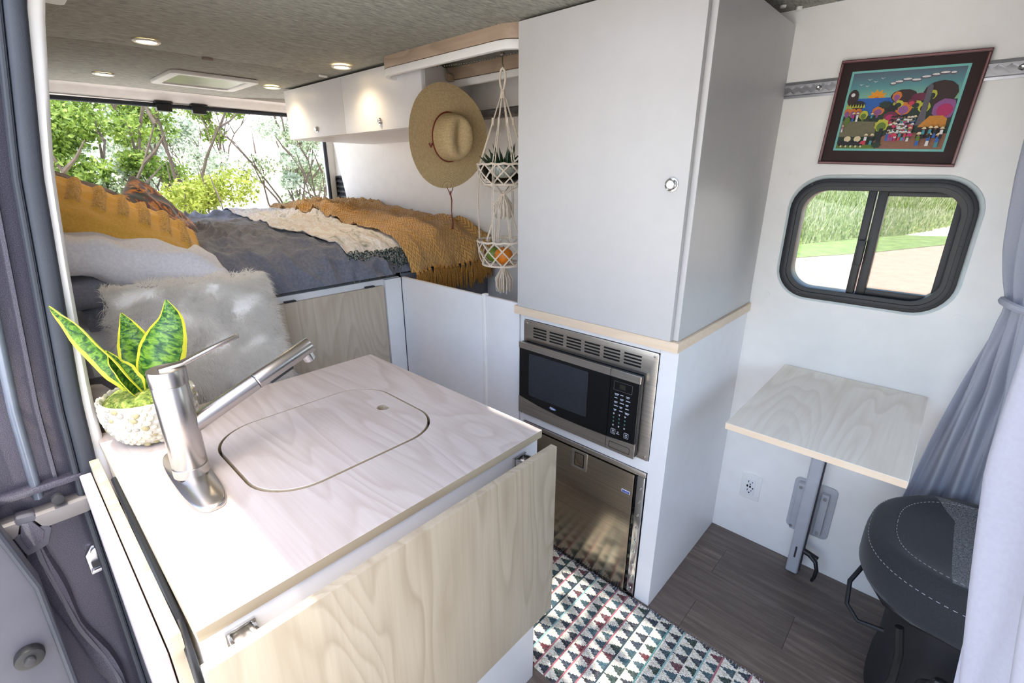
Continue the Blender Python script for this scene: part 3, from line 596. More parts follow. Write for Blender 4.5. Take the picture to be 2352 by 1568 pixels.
# worktop with lid opening
LO = rrect(-1.272, -.884, .248, .708, .115, 10); LI = rrect(-1.2655, -.8905, .2545, .7015, .109, 10)
wt = MB()
def holed(m, x0, x1, y0, y1, hole, z0, z1):
    n = len(hole); cx = sum(p[0] for p in hole)/n; cy = sum(p[1] for p in hole)/n; rect = []
    for hx, hy in hole:
        dx, dy = hx-cx, hy-cy; k = min(((x1-cx)/dx if dx > 0 else (x0-cx)/dx) if abs(dx) > 1e-9 else 1e9, ((y1-cy)/dy if dy > 0 else (y0-cy)/dy) if abs(dy) > 1e-9 else 1e9)
        rect.append((cx+dx*k, cy+dy*k))
    for c_ in [(x1, y1), (x0, y1), (x0, y0), (x1, y0)]:
        i = min(range(n), key=lambda i: (rect[i][0]-c_[0])**2+(rect[i][1]-c_[1])**2); rect[i] = c_
    m.ringprism(rect, hole, 'z', z0, z1)
holed(wt, GX0, GX1, GY0, GY1, LO, GZ-.022, GZ)
for f in wt.bm.faces:
    f.normal_update()
    if abs(f.normal.z) < .5: f.material_index = 1
wt.out('worktop', [WOODX, EDGE], bevel=.0008, seg=1, smooth=30, label='pale birch worktop with a sink cover and faucet, in the foreground', category='worktop')
hl = [(-1.088+.0185*math.cos(a), .644+.0185*math.sin(a)) for a in np.linspace(0, 2*pi, len(LI), endpoint=False)]
# align hole start angle with outline for a clean fan
cxl, cyl_ = -1.088, .644
hl = []
for px, py in LI:
    a = math.atan2(py-cyl_, px-cxl); hl.append((cxl+.0185*math.cos(a), cyl_+.0185*math.sin(a)))
lid = MB(); lid.ringprism(LI, hl, 'z', GZ-.02, GZ+.0012)
for f in lid.bm.faces:
    f.normal_update()
    if abs(f.normal.z) < .5: f.material_index = 1
lid.out('sink_cover', [WOODX, EDGE], bevel=.001, seg=1, smooth=30, label='rounded birch sink cover with a finger hole, set into the worktop', category='sink cover')
MB().prism(rrect(-1.276, -.88, .244, .712, .118, 8), 'z', GZ-.0225, GZ-.021).out('seat_ledge', SATIN, GA) 
# outer wood board by the door
OB = thing('side_board', (-1.05, .04, .3), 'birch side board between the worktop and the door opening', 'board')
MB().box(-1.40, -.72, .036, .054, .35, .858).out('board', [WOODZ], OB, bevel=.0015)
MB().box(-1.42, -.735, .012, .034, .2, .82).out('outer_panel', [plain('pinkish_grey_panel', (176, 166, 170), .5)], OB, bevel=.003)
MB().tube([(-.64, .052, .1), (-.655, .053, .5), (-.675, .055, .78), (-.75, .0585, .852), (-1.05, .0605, .862), (-1.25, .062, .866)], .006, 8).out('dark_gap_strip', BLACK, GA)  # black strip painting the shade in the gap between galley and side board
# faucet
FC = thing('faucet', (-1.099, .175, GZ), 'brushed nickel single lever faucet with a pull-out spout on the worktop', 'faucet')
bpz = GZ+.001
pl = []
for k, (sc_, z) in enumerate(((1.0, bpz), (1.0, bpz+.006), (.975, bpz+.009), (.93, bpz+.0105), (.6, bpz+.014), (.35, bpz+.018))):
    ring = []
    for a in np.linspace(0, 2*pi, 40, endpoint=False):
        ca, sa = math.cos(a), math.sin(a); ex = .62
        ring.append((-1.097+.148*sc_*math.copysign(abs(ca)**.8, ca) if sc_ > .7 else -1.097+.148*sc_*ca, .176+.0365*(sc_**.8)*math.copysign(abs(sa)**ex, sa), z))
    pl.append(ring)
m = MB(); m.loft(pl); m.out('base_plate', NICKEL, FC, smooth=50)
fx, fy = -1.099, .178
MB().lathe([(.0335, GZ+.018), (.0335, GZ+.038), (.0325, GZ+.0385)], (fx, fy, 0), 40).out('base_ring', NICKEL, FC)
MB().lathe([(.0315, GZ+.0385), (.0325, GZ+.040), (.0325, GZ+.222), (.0315, GZ+.2235)], (fx, fy, 0), 48).out('body', NICKEL, FC)
MB().lathe([(.0315, GZ+.2235), (.0335, GZ+.2255), (.0335, GZ+.254), (.0325, GZ+.2565), (.001, GZ+.2570)], (fx, fy, 0), 48).out('cap', NICKEL, FC, smooth=30)
lv = MB()
lv.loft([[(fx+s_*w_, y, z+t_) for s_, t_ in ((-1, 0), (-.7, .0045), (.7, .0045), (1, 0), (.7, -.0045), (-.7, -.0045))] for y, z, w_ in ((.165, GZ+.2555, .012), (.205, GZ+.259, .013), (.225, GZ+.265, .009), (.26, GZ+.276, .0085), (.312, GZ+.291, .0095), (.318, GZ+.292, .007))])
lv.out('lever', NICKEL, FC, bevel=.001)
d = Vector((0, .275, .112)).normalized(); p0 = Vector((fx, .2, GZ+.122)); Lsp = .31
def sp(t_): return p0+d*t_
MB().tube([sp(0), sp(.145)], .0188, 32).out('spout', NICKEL, FC, smooth=30)
MB().tube([sp(.1455), sp(.147)], .0178, 32).out('joint_ring', SATIN, FC)
MB().tube([sp(.147), sp(.149), sp(.288), sp(.291)], [.018, .0192, .0192, .018], 32).out('spray_handle', NICKEL, FC, smooth=30)
n_ = Vector((0, d.z, -d.y)); q = sp(.272)
MB().tube([q+n_*.012, q+n_*.032, q+n_*.034], [.0145, .0135, .0115], 24).out('spray_head', CHROME, FC)
q = sp(.20); MB().tube([q+n_*.017+d*-.03, q+n_*.0205+d*-.028, q+n_*.0205+d*.028, q+n_*.017+d*.03], [.004, .006, .006, .004], 10).out('spray_button', SATIN, FC)
# ------------------------------------------------------------------ potted plant
PX, PY = -1.385, .176
PT = thing('plant_pot', (PX, PY, GZ), 'round cement pot covered in pebble relief on the corner of the worktop', 'pot')
CEM = plain('grey_cement', (196, 190, 176), .85, var=.15, bump=.5, bs=90)
prof = [(.001, GZ+.0012), (.058, GZ+.0012), (.072, GZ+.010), (.092, GZ+.045), (.099, GZ+.08), (.097, GZ+.112), (.092, GZ+.116), (.088, GZ+.112), (.085, GZ+.095), (.001, GZ+.093)]
MB().lathe(prof, (PX, PY, 0), 48).out('pot_body', CEM, PT)
PEBM = [plain('pebble_'+n_, c_, .6, var=.12, vs=60) for n_, c_ in (('cream', (206, 198, 176)), ('grey', (160, 156, 146)), ('olive', (164, 152, 112)), ('pale', (222, 218, 208)))]
pb = MB(); bmesh.ops.create_icosphere(pb.bm, subdivisions=1, radius=1.0)
pbm = [];
for k in range(4):
    b2 = MB(); bmesh.ops.create_icosphere(b2.bm, subdivisions=1, radius=1.0)
    me = bpy.data.meshes.new('pebble'); b2.bm.to_mesh(me); b2.bm.free(); me.materials.append(PEBM[k]); me.polygons.foreach_set('use_smooth', [True]*len(me.polygons)); pbm.append(me)
rows = 9
for r_ in range(rows):
    zz = .012+.0122*r_; rad = interp(zz, [.01, .045, .08, .112], [.072, .092, .099, .097]); n = int(2*pi*rad/(.0165))
    for k in range(n):
        a = 2*pi*(k+(r_ % 2)*.5+random.uniform(-.2, .2))/n
        if math.cos(a-math.radians(-52)) < -.55: continue
        s_ = random.uniform(.0062, .0098); rr = rad-.0005
        o = bpy.data.objects.new('pebble', pbm[random.choice((0, 0, 1, 2, 3, 3))]); COL.objects.link(o); o.parent = PT
        o.location = (rr*math.cos(a), rr*math.sin(a), zz+random.uniform(-.002, .002)); o.rotation_euler = (random.uniform(-.4, .4), 0, a)
        o.scale = (.0045, s_, s_*random.uniform(.7, 1.0))
SP = thing('snake_plant', (PX, PY, GZ+.1), 'small snake plant with yellow-edged striped leaves in the pebbled pot', 'plant')
t = NT('moss'); n = t.noise(t.coord(), 60, 3, .7); t.base(t.ramp(n, [(.3, s2l((60, 82, 30))), (.5, s2l((120, 136, 56))), (.7, s2l((196, 190, 110)))])); MOSS = t.set(.95)
m = MB(); m.lathe([(.001, GZ+.124), (.03, GZ+.124), (.066, GZ+.120), (.087, GZ+.108), (.085, GZ+.098)], (PX, PY, 0), 30, cap=False)
for v in m.bm.verts: v.co.z += .008*nz(v.co.x*60, v.co.y*60); v.co += Vector((nz(v.co.x*50, 3), nz(v.co.y*50, 9), 0))*.003
m.out('moss_bed', MOSS, SP, smooth=80)
V = []; F = []
for k in range(1500):
    a = random.uniform(0, 2*pi); r_ = .092*math.sqrt(random.random()); x = PX+r_*math.cos(a); y = PY+r_*math.sin(a); z = GZ+.122-.0016*(r_/.02)**2*.5
    d_ = Vector((random.gauss(0, 1), random.gauss(0, 1), random.uniform(0, .9))).normalized()*random.uniform(.008, .02); s_ = d_.orthogonal().normalized()*.0007; p = Vector((x, y, z)); i = len(V)
    V += [p-s_, p+s_, p+d_+Vector((0, 0, .003))]; F.append((i, i+1, i+2))
raw('moss_strands', [tuple(v) for v in V], F, MOSS, SP, kind='stuff')
t = NT('snake_plant_leaf'); cc = t.new('ShaderNodeTexCoord'); sp_ = t.new('ShaderNodeSeparateXYZ'); t.L(cc.outputs['UV'], sp_.inputs[0])
nb_ = t.noise(t.coord('UV', (26, 5, 1)), 1, 4, .6, .8); gcol = t.ramp(nb_, [(.36, s2l((26, 62, 34))), (.48, s2l((60, 108, 40))), (.62, s2l((120, 160, 52)))])
e_ = t.math('ABSOLUTE', t.math('SUBTRACT', sp_.outputs[1], .5)); e_ = t.math('ADD', e_, t.math('MULTIPLY', t.noise(t.coord('UV', (18, 3, 1)), 1, 2), .05))
t.base(t.mix(t.math('GREATER_THAN', e_, .425), gcol, s2l((214, 210, 60)))); SNAKE = t.set(.38)
def leaf(pts, widths, fold, side, name='leaf'):
    m = MB(); n = 26; P = [Vector((B.x+(p[0]-B.x)*1.1, B.y+(p[1]-B.y)*1.06, B.z+(p[2]-B.z)*LS)) for p in pts]; widths = [w_*1.3 for w_ in widths]
    T_ = np.linspace(0, 1, len(P)); S_ = Vector(side).normalized()
    def cp(u): return Vector([interp(u, T_, [p[i] for p in P]) for i in range(3)])
    rows_ = []
    C = [cp(i/n) for i in range(n+1)]
    for it in range(3): C = [C[0]]+[(C[i-1]+C[i]*2+C[i+1])/4 for i in range(1, n)]+[C[-1]]
    def f(u, v):
        i = round(u*n); c_ = C[i]; d_ = (C[min(i+1, n)]-C[max(i-1, 0)]).normalized(); s_ = (S_-d_*S_.dot(d_)).normalized(); nn = d_.cross(s_)
        w_ = interp(u, np.linspace(0, 1, len(widths)), widths); q_ = (v-.5)*2; a = q_*fold*(1-.35*u)
        return c_+s_*(math.sin(a)/max(fold*(1-.35*u), .01))*w_+nn*((1-math.cos(a))/max(fold*(1-.35*u), .01))*w_+nn*.0012*math.sin(u*20+q_*3)
    m.grid(f, n, 10); m.solid(.0016); return m.out(name, SNAKE, SP, smooth=60)
B = Vector((PX, PY, GZ+.115)); LS = 1.28
leaf([B+Vector((-.005, -.010, 0)), B+Vector((.0, -.035, .055)), B+Vector((-.004, -.062, .105)), B+Vector((-.01, -.094, .162)), B+Vector((-.012, -.115, .186))], [.022, .034, .036, .030, .017, .001], .95, (-.75, -.45, .1))
leaf([B+Vector((.004, .010, 0)), B+Vector((.01, .028, .05)), B+Vector((.008, .052, .095)), B+Vector((.0, .078, .128)), B+Vector((-.008, .082, .168))], [.026, .042, .044, .036, .020, .0015], 1.0, (.45, .8, -.1))
leaf([B+Vector((-.03, .006, 0)), B+Vector((-.042, .008, .06)), B+Vector((-.045, .006, .11)), B+Vector((-.045, .0, .15))], [.028, .036, .030, .016, .001], .7, (.3, .8, 0))
leaf([B+Vector((.012, -.014, -.004)), B+Vector((.02, -.032, .035)), B+Vector((.016, -.046, .07)), B+Vector((.008, -.05, .098))], [.012, .026, .026, .015, .001], 1.2, (.5, -.6, .1))
# ------------------------------------------------------------------ tall cabinet, microwave, fridge
TC = thing('lower_cabinet', (-.86, 1.62, 0), 'white lower cabinet housing the microwave and fridge, against the wall', 'cabinet')
b_ = MB()
b_.box(-.598, -.54, YF, YW-.001, 0, 1.001).box(-1.175, -1.153, YF, YW-.001, 0, 1.001)
b_.box(-1.153, -.598, YF, YW-.001, .546, .592).box(-1.153, -.598, YF, YW-.001, .979, 1.001)
b_.box(-1.153, -.598, YF+.03, YW-.001, 0, .02).box(-1.153, -.598, YW-.02, YW-.001, 0, 1.0)
b_.out('carcass', WHITE, TC, bevel=.0012, seg=1)
lg = MB().box(-1.182, -.532, 1.292, YW-.001, 1.003, 1.034)
lg.out('ledge', [EDGEP], bevel=.0015, label='light wooden ledge between the upper cabinet and the microwave', category='shelf')
UC = thing('upper_cabinet', (-.86, 1.62, 1.035), 'tall white upper cabinet with one door and a silver knob above the ledge', 'cabinet')
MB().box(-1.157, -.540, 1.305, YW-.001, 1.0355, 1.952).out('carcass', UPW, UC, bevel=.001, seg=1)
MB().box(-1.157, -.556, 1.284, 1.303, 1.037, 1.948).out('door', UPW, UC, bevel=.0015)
MB().lathe([(.001, .012), (.010, .012), (.012, .010), (.012, .004), (.018, .003), (.018, 0)], M=Matrix.Translation((-.60, 1.284, 1.474)) @ Matrix.Rotation(pi/2, 4, 'X'), n=28).out('knob', CHROME, UC)
MB().lathe([(.0125, .0122), (.014, .0135), (.0155, .0122)], M=Matrix.Translation((-.60, 1.284, 1.474)) @ Matrix.Rotation(pi/2, 4, 'X'), n=28, cap=False).out('knob_rim', CHROME, UC)
# microwave
MW = thing('microwave', (-.88, 1.45, .595), 'built-in stainless steel microwave with black glass door, below the wooden ledge', 'microwave')
X0, X1, Z0, Z1 = -1.153, -.599, .593, .978
tp = MB(); tp.ringprism(rrect(X0, X1, Z0, Z1, .004, 1), rrect(-1.14, -.64, .615, .895, .004, 1), 'y', YF-.005, YF)
tp.out('trim_plate', STEEL, MW, bevel=.001)
cav = MB(); cav.box(-1.14, -.64, 1.33, 1.75, .615, .895); cav.out('housing', SATIN, MW)
for gi in range(6):
    gx = -1.105+.0775*gi
    for k in range(4):
        z = .916+.0115*k
        MB().box(gx, gx+.062, YF-.0062, YF-.0045, z, z+.0055).out('vent_slot', BLACKG, MW, smooth=0)
yb = YF-.028
MB().box(-1.154, -.640, yb+.004, YF-.006, .600, .893).out('body', SATIN, MW, bevel=.002)
def band(x0, x1, z0f, z1f, name, mat, y0=yb-.003, y1=yb+.004):
    m = MB(); n = 16; m.loft([[(x0+(x1-x0)*i/n, y0, z0f(i/n)), (x0+(x1-x0)*i/n, y1, z0f(i/n)), (x0+(x1-x0)*i/n, y1, z1f(i/n)), (x0+(x1-x0)*i/n, y0, z1f(i/n))] for i in range(n+1)]); return m.out(name, mat, MW, smooth=30)
XS = -.748
cv = lambda x: .652-.022*(1-((x+.9)/.26)**2)+.004
band(-1.156, XS-.001, lambda t_: .871, lambda t_: .895, 'door_top_band', STEEL)
band(XS+.001, -.640, lambda t_: .871, lambda t_: .895, 'panel_top_band', STEEL)
def lowz(x): return interp(x, [-1.156, -1.05, -.95, -.85, -.748, -.64], [.668, .652, .644, .642, .644, .652])
band(-1.156, XS-.001, lambda t_: .597, lambda t_: lowz(-1.156+(XS+1.156)*t_), 'door_bottom_band', STEEL)
band(XS+.001, -.640, lambda t_: .597, lambda t_: lowz(XS+(-.64-XS)*t_), 'panel_bottom_band', STEEL)
band(-1.154, XS-.001, lambda t_: lowz(-1.156+(XS+1.156)*t_)-.002, lambda t_: .872, 'door_glass', BLACKG, yb-.001, yb+.004)
band(XS+.001, -.642, lambda t_: lowz(XS+(-.64-XS)*t_)-.002, lambda t_: .872, 'control_panel', BLACKG, yb-.001, yb+.004)
MB().prism(rrect(-1.105, -.835, .683, .858, .006), 'y', yb-.002, yb-.0008).out('window_mesh', plain('dark_window_mesh', (46, 50, 56), .12, var=.2, vs=300), MW)
MB().box(-.842, -.835, yb-.0025, yb-.0015, .686, .856).out('window_edge', SATIN, MW)
MB().ringprism(rrect(-.736, -.655, .607, .632, .005), rrect(-.7345, -.6565, .6085, .6305, .0045), 'y', yb-.0038, yb-.0028).out('release_button', SATIN, MW)
PRT = emit('panel_print', s2l((196, 202, 214)), .0); PRG = emit('panel_print_green', s2l((70, 130, 120)), 0)
yp = yb-.0022
dm = MB(); dm.ringprism(rrect(-.733, -.665, .826, .858, .002, 2), rrect(-.7322, -.6658, .8268, .8572, .0015, 2), 'y', yp, yp+.0008); dm.out('display_frame', plain('dim_grey_print', (92, 94, 100), .4), MW)
MB().box(-.712, -.69, yp+.0002, yp+.0009, .834, .85).out('display', plain('display_olive', (40, 38, 30), .3), MW)
bp1, bp2 = MB(), MB()
for c_ in range(3):
    for r_ in range(9):
        x = -.728+.0215*c_; z = .812-.0145*r_
        w_ = [.016, .011, .013][(r_+c_) % 3] if r_ < 5 else .005
        mm = bp2 if r_ in (6, 7) else bp1
        mm.box(x, x+w_, yp, yp+.0008, z, z+.0022)
        if r_ < 5 and (r_+c_) % 2 == 0: mm.box(x+.002, x+w_-.003, yp, yp+.0008, z-.004, z-.0024)
        if r_ >= 5: mm.box(x+.001, x+.004, yp, yp+.0008, z-.003, z-.001)
for x in (-.732, -.682):
    bp1.ringprism(rrect(x, x+.017, .662, .682, .003, 3), rrect(x+.001, x+.016, .663, .681, .0025, 3), 'y', yp, yp+.0008)
    bp1.box(x+.005, x+.007, yp, yp+.0008, .672, .677).box(x+.009, x+.011, yp, yp+.0008, .672, .677).box(x+.004, x+.012, yp, yp+.0008, .667, .6685)
bp1.ringprism(rrect(-.708, -.702, .671, .677, .0028, 3), rrect(-.7072, -.7028, .6718, .6762, .002, 3), 'y', yp, yp+.0008).box(-.711, -.699, yp, yp+.0008, .667, .6685)
bp1.out('keypad_print', PRT, MW, smooth=0, kind='stuff'); bp2.out('keypad_digits', PRG, MW, smooth=0, kind='stuff')
def text(body, size, loc, rot, mat, parent, name='lettering', ext=.0003):
    cu = bpy.data.curves.new(name, 'FONT'); cu.body = body; cu.size = size; cu.extrude = ext; cu.align_x = 'CENTER'; cu.align_y = 'CENTER'
    tmp = bpy.data.objects.new('tmp_text', cu); me = bpy.data.meshes.new_from_object(tmp); bpy.data.objects.remove(tmp)
    me.transform(Matrix.Translation(Vector(loc)-ORG[parent.name]) @ Matrix.Rotation(rot[2], 4, 'Z') @ Matrix.Rotation(rot[0], 4, 'X')); me.materials.clear(); me.materials.append(mat); me.name = name
    return link(name, me, parent, None)
text('high', .008, (-.99, yb-.0022, .668), (pi/2, 0, 0), plain('logo_white', (210, 214, 224), .4), MW)
MB().prism([(-.985+.016*math.cos(a), .664+.0048*math.sin(a)) for a in np.linspace(0, 2*pi, 20, endpoint=False)], 'y', yb-.002, yb-.0012).out('logo_oval', plain('logo_blue', (120, 140, 190), .4), MW)
text('pointe', .007, (-.984, yb-.0023, .664), (pi/2, 0, 0), plain('logo_pale', (236, 238, 246), .4), MW)
for x, z in ((-1.14, .966), (-.612, .966), (-.612, .606), (-1.14, .606)):
    MB().lathe([(.001, .0025), (.0035, .002), (.004, 0)], M=Matrix.Translation((x, YF-.005, z)) @ Matrix.Rotation(pi/2, 4, 'X'), n=12).out('screw', CHROME, MW)
# fridge
FG = thing('fridge', (-.87, 1.5, .0), 'stainless steel undercounter fridge with a flush latch, below the microwave', 'fridge')
MB().box(-1.15, -.601, YF+.004, 1.8, .021, .545).out('body', SATIN, FG)
MB().box(-1.148, -.640, YF-.008, YF+.004, .012, .522).out('door', STEELD, FG, bevel=.0015)
MB().box(-1.152, -.600, YF-.006, YF+.003, .527, .545).out('top_rail', STEEL, FG, bevel=.002)
MB().box(-.6385, -.629, YF-.004, YF+.004, .02, .525).out('gap', BLACKG, FG, smooth=0)
MB().box(-.628, -.601, YF-.007, YF+.004, .004, .526).out('side_flange', CHROME, FG, bevel=.0015)
MB().box(-1.15, -.601, YF-.007, YF+.004, .001, .011).out('bottom_flange', CHROME, FG, bevel=.001)
for k in range(9):
    z = .04+.055*k; MB().lathe([(.001, .003), (.004, .0025), (.005, 0)], M=Matrix.Translation((-.614, YF-.007, z)) @ Matrix.Rotation(pi/2, 4, 'X'), n=12).out('screw', CHROME, FG)
for k in range(7):
    x = -1.08+.07*k; MB().lathe([(.001, .002), (.002, .0018), (.0025, 0)], M=Matrix.Translation((x, YF-.007, .006)) @ Matrix.Rotation(pi/2, 4, 'X'), n=8).out('rivet', CHROME, FG)
lt = MB().ringprism(rrect(-.902, -.832, .446, .524, .004), rrect(-.889, -.845, .456, .514, .002), 'y', YF-.012, YF-.0075).out('latch_frame', STEEL, FG, bevel=.001)
MB().box(-.886, -.848, YF-.011, YF-.008, .459, .511).out('latch_paddle', STEELD, lt, bevel=.001)
MB().box(-.889, -.845, YF-.0085, YF-.0078, .456, .514).out('latch_shadow', BLACKG, lt)
lb = MB().box(-.683, -.650, YF-.0095, YF-.008, .437, .449).out('badge', plain('badge_white', (224, 226, 236), .4), FG)
MB().box(-.681, -.652, YF-.0102, YF-.0094, .4385, .4465).out('badge_blue', plain('badge_blue', (52, 66, 150), .4), lb)
MB().box(-.678, -.674, YF-.0108, YF-.0101, .441, .4445).box(-.671, -.655, YF-.0108, YF-.0101, .4415, .4435).out('badge_mark', plain('badge_mark', (150, 160, 220), .4), lb)
# ------------------------------------------------------------------ overhead cabinets
def overhead(x0, x1, kx, label, taper=0):
    o = thing('overhead_cabinet', ((x0+x1)/2, 1.65, 1.69), label, 'cabinet', 'white overhead cabinets')
    b_ = MB(); b_.prism([(x0, 1.392), (x1-.001, 1.392), (x1-taper-.001, YW-.002), (x0, YW-.002)], 'z', 1.692, 1.9555); b_.out('carcass', WHITE, o, bevel=.001, seg=1)
    MB().box(x0+.0015, x1-.0015, 1.373, 1.390, 1.694, 1.953).out('door', WHITE, o, bevel=.0015)
    MB().lathe([(.001, .012), (.009, .012), (.011, .010), (.011, .004), (.015, .003), (.015, 0)], M=Matrix.Translation((kx, 1.373, 1.732)) @ Matrix.Rotation(pi/2, 4, 'X'), n=24).out('knob', CHROME, o)
overhead(-3.07, -2.42, -2.72, 'white overhead cabinet at the rear of the van, nearest the rear opening')
overhead(-2.417, -1.775, -2.10, 'white overhead cabinet beside the straw hat', .30)
# ------------------------------------------------------------------ bed
BD = thing('bed_platform', (-2.7, .8, 0), 'white bed platform with a birch hatch door under the grey bedding', 'bed frame')
MB().box(-3.66, -1.975, .13, YF, 0, 1.03).box(-3.66, -1.99, YF, 1.93, 0, .98).out('base', WHITE, BD, bevel=.002)
MB().box(-1.974, -1.956, .60, 1.222, .42, 1.003).out('hatch_door', WOODZ2, BD, bevel=.0015)
MB().box(-1.9745, -1.955, 1.232, YF-.002, 0, 1.028).out('corner_post', WHITE, BD, bevel=.002)
for y in (.76, 1.13): MB().box(-1.974, -1.955, y, y+.045, 1.0035, 1.010).out('hinge', SATIN, BD, bevel=.001)
PA = thing('shower_partition', (-1.57, 1.33, 0), 'white waist-high partition panel between the bed and the microwave cabinet', 'partition')
MB().box(-1.953, -1.388, YF, YF+.018, 0, 1.030).out('panel', WHITE, PA, bevel=.002)
MB().box(-1.386, -1.368, YF-.004, YF+.02, 0, 1.040).out('post', TRIMW, PA, bevel=.003)
MB().box(-1.366, -1.184, YF+.002, YF+.018, 0, 1.032).out('door_leaf', WHITE, PA, bevel=.002)
MB().box(-1.988, -1.976, YF+.02, 1.93, .0, 1.04).out('wall_shower', GREYP, kind='structure')
MB().box(-1.97, -1.18, YF+.02, 1.93, .0, .04).out('shower_pan', TRIMW, label='white shower pan floor behind the partition panel', category='shower pan', bevel=.004)
path = [(-3.64, 1.20), (-3.57, 1.24), (-3.1, 1.238), (-2.7, 1.225), (-2.4, 1.212), (-2.2, 1.195), (-2.07, 1.165), (-1.995, 1.115), (-1.96, 1.05), (-1.955, .99), (-1.955, .93), (-1.955, .85)]
def mkpath(path, n=120):
    P = np.array(path); d_ = np.r_[0, np.cumsum(np.linalg.norm(np.diff(P, axis=0), axis=1))]
    s_ = np.linspace(0, d_[-1], n); Q = np.stack([np.interp(s_, d_, P[:, 0]), np.interp(s_, d_, P[:, 1])], 1)
    for _ in range(6): Q[1:-1] = (Q[:-2]+2*Q[1:-1]+Q[2:])/4
    return Q
PP = mkpath(path)
SL = np.r_[0, np.cumsum(np.linalg.norm(np.diff(PP, axis=0), axis=1))]
def at(s_, off):
    x = np.interp(s_, SL, PP[:, 0]); z = np.interp(s_, SL, PP[:, 1]); x2 = np.interp(s_+.01, SL, PP[:, 0]); z2 = np.interp(s_+.01, SL, PP[:, 1])
    dx, dz = x2-x, z2-z
    if dx*dx+dz*dz < 1e-9: dx, dz = 0, -1
    l = math.hypot(dx, dz); return x-dz/l*off, z+dx/l*off
s_front = float(SL[np.argmax(PP[:, 1] < 1.045)] if (PP[:, 1] < 1.045).any() else SL[-1])
s_front = max(s for s, p in zip(SL, PP) if p[1] > 1.04)
def wr(s_, y, k=1.0):
    a = nz(s_*2.2+y*1.5, y*3.0-s_*1.2, 1.3)
    b_ = abs(nz(s_*4+y*3.5, y*9-s_*3, 4.1)); c_ = abs(nz(s_*9-y*4, y*16+s_*5, 7.7))
    r1 = max(0, 1-3.2*b_)**1.4; r2 = max(0, 1-3.5*c_)**1.3; m_ = .35+.65*sst(-.3, .35, nz(s_*1.3, y*1.7, 9))
    return k*(.018*a+.040*r1*m_+.020*r2*m_+.006*(.5-b_))
du = MB()
def dv(u, v):
    y = .15+1.77*v; s_ = u*s_front; x, z = at(s_, .010+wr(s_, y))
    edge = sst(0, .05, v)*sst(0, .02, 1-v)
    if y > 1.30 and u > .93: x -= .02
    return (x, y, max(z-.05*(1-edge), 1.033))
du.grid(dv, 190, 190); BL = du.out('duvet', DUVET, smooth=80, label='rumpled grey duvet spread over the bed', category='duvet')
MB().box(-3.62, -2.10, .16, 1.91, 1.032, 1.14).out('mattress', DARKGREY, bevel=.04, seg=3, label='mattress wrapped in dark grey cloth under the duvet', category='mattress')
# patterned throw
th = MB()
def yl(s_): return interp(s_, [0, .5, .95, 1.15, 1.35, 1.6], [1.10, 1.07, 1.02, .97, 1.0, 1.08])
s_t = max(s for s, p in zip(SL, PP) if p[1] > 1.13)
def tv(u, v):
    s_ = .02+u*(s_t-.02); a = yl(s_); y = a+(1.43-a)*v; x, z = at(s_, .028+wr(s_, y)*.8+.004*math.sin(v*18+s_*6)); return (x, y, z)
th.grid(tv, 90, 36); th.solid(.004); TH = thing('patterned_throw', (-2.6, 1.25, 1.15), 'cream multicolour knitted throw with dark tassels, beside the mustard throw', 'blanket')
th.out('blanket', THROW, TH, smooth=80)
def tassel(p, L_, mat, parent, r=.009, ns=6, out=Vector((1, 0, 0)), zmin=None):
    m = MB(); m.tube([p, p+out*.008+Vector((0, 0, -.012))], [r*.8, r*.9], 6)
    for k in range(ns):
        a = 2*pi*k/ns; e = p+out*.01+Vector((random.uniform(-.008, .012), math.sin(a)*r*1.8+random.uniform(-.006, .006), -L_*random.uniform(.8, 1.1)))
        mid = (p+e)/2+Vector((.006, math.sin(a)*r*.9, 0)); m.tube([p+Vector((.006, math.sin(a)*r*.5, -.006)), mid, e], [r*.3, r*.34, r*.2], 4)
    return m.out('tassel', mat, parent, smooth=60)
for k in range(13):
    v = (k+.5)/13; a = yl(s_t); y = a+(1.43-a)*v; x, z = at(s_t, .036+wr(s_t, y)*.8); tassel(Vector((x, y, z)), random.uniform(.09, .135), YARN, TH, r=.013, ns=8)
for k, (s_, off) in enumerate(((1.22, 0), (1.3, 0), (1.12, 0))):
    pass
# mustard throw
mu = MB(); s_m = max(s for s, p in zip(SL, PP) if p[1] > 1.03)
def em(y): return s_m+.015*nz(y*9, 2)-.03*sst(1.75, 1.92, y)
def muf(u, v):
    y = 1.36+.56*v+.03*(1-u)*(1-v); s_ = u*em(y)
    x, z = at(s_, .046+wr(s_, y)*1.1+.014*abs(nz(y*13, s_*2.2, 3))+.008*math.sin(y*34+2.4*s_)*sst(.2, 1, u))
    return (x, min(y, 1.926), z)
mu.grid(muf, 110, 60); mu.solid(.005); MT = thing('mustard_throw', (-2.6, 1.65, 1.05), 'mustard yellow knitted throw with long tassels over the foot of the bed', 'blanket')
mu.out('blanket', MUST, MT, smooth=80)
for k in range(21):
    v = (k+.5)/21; y = 1.37+.55*v; x, z = at(em(y), .052+wr(em(y), y)); x = max(x, -1.945); tassel(Vector((x, y, z)), random.uniform(.10, .135), MUSTF, MT, r=.011, ns=8)
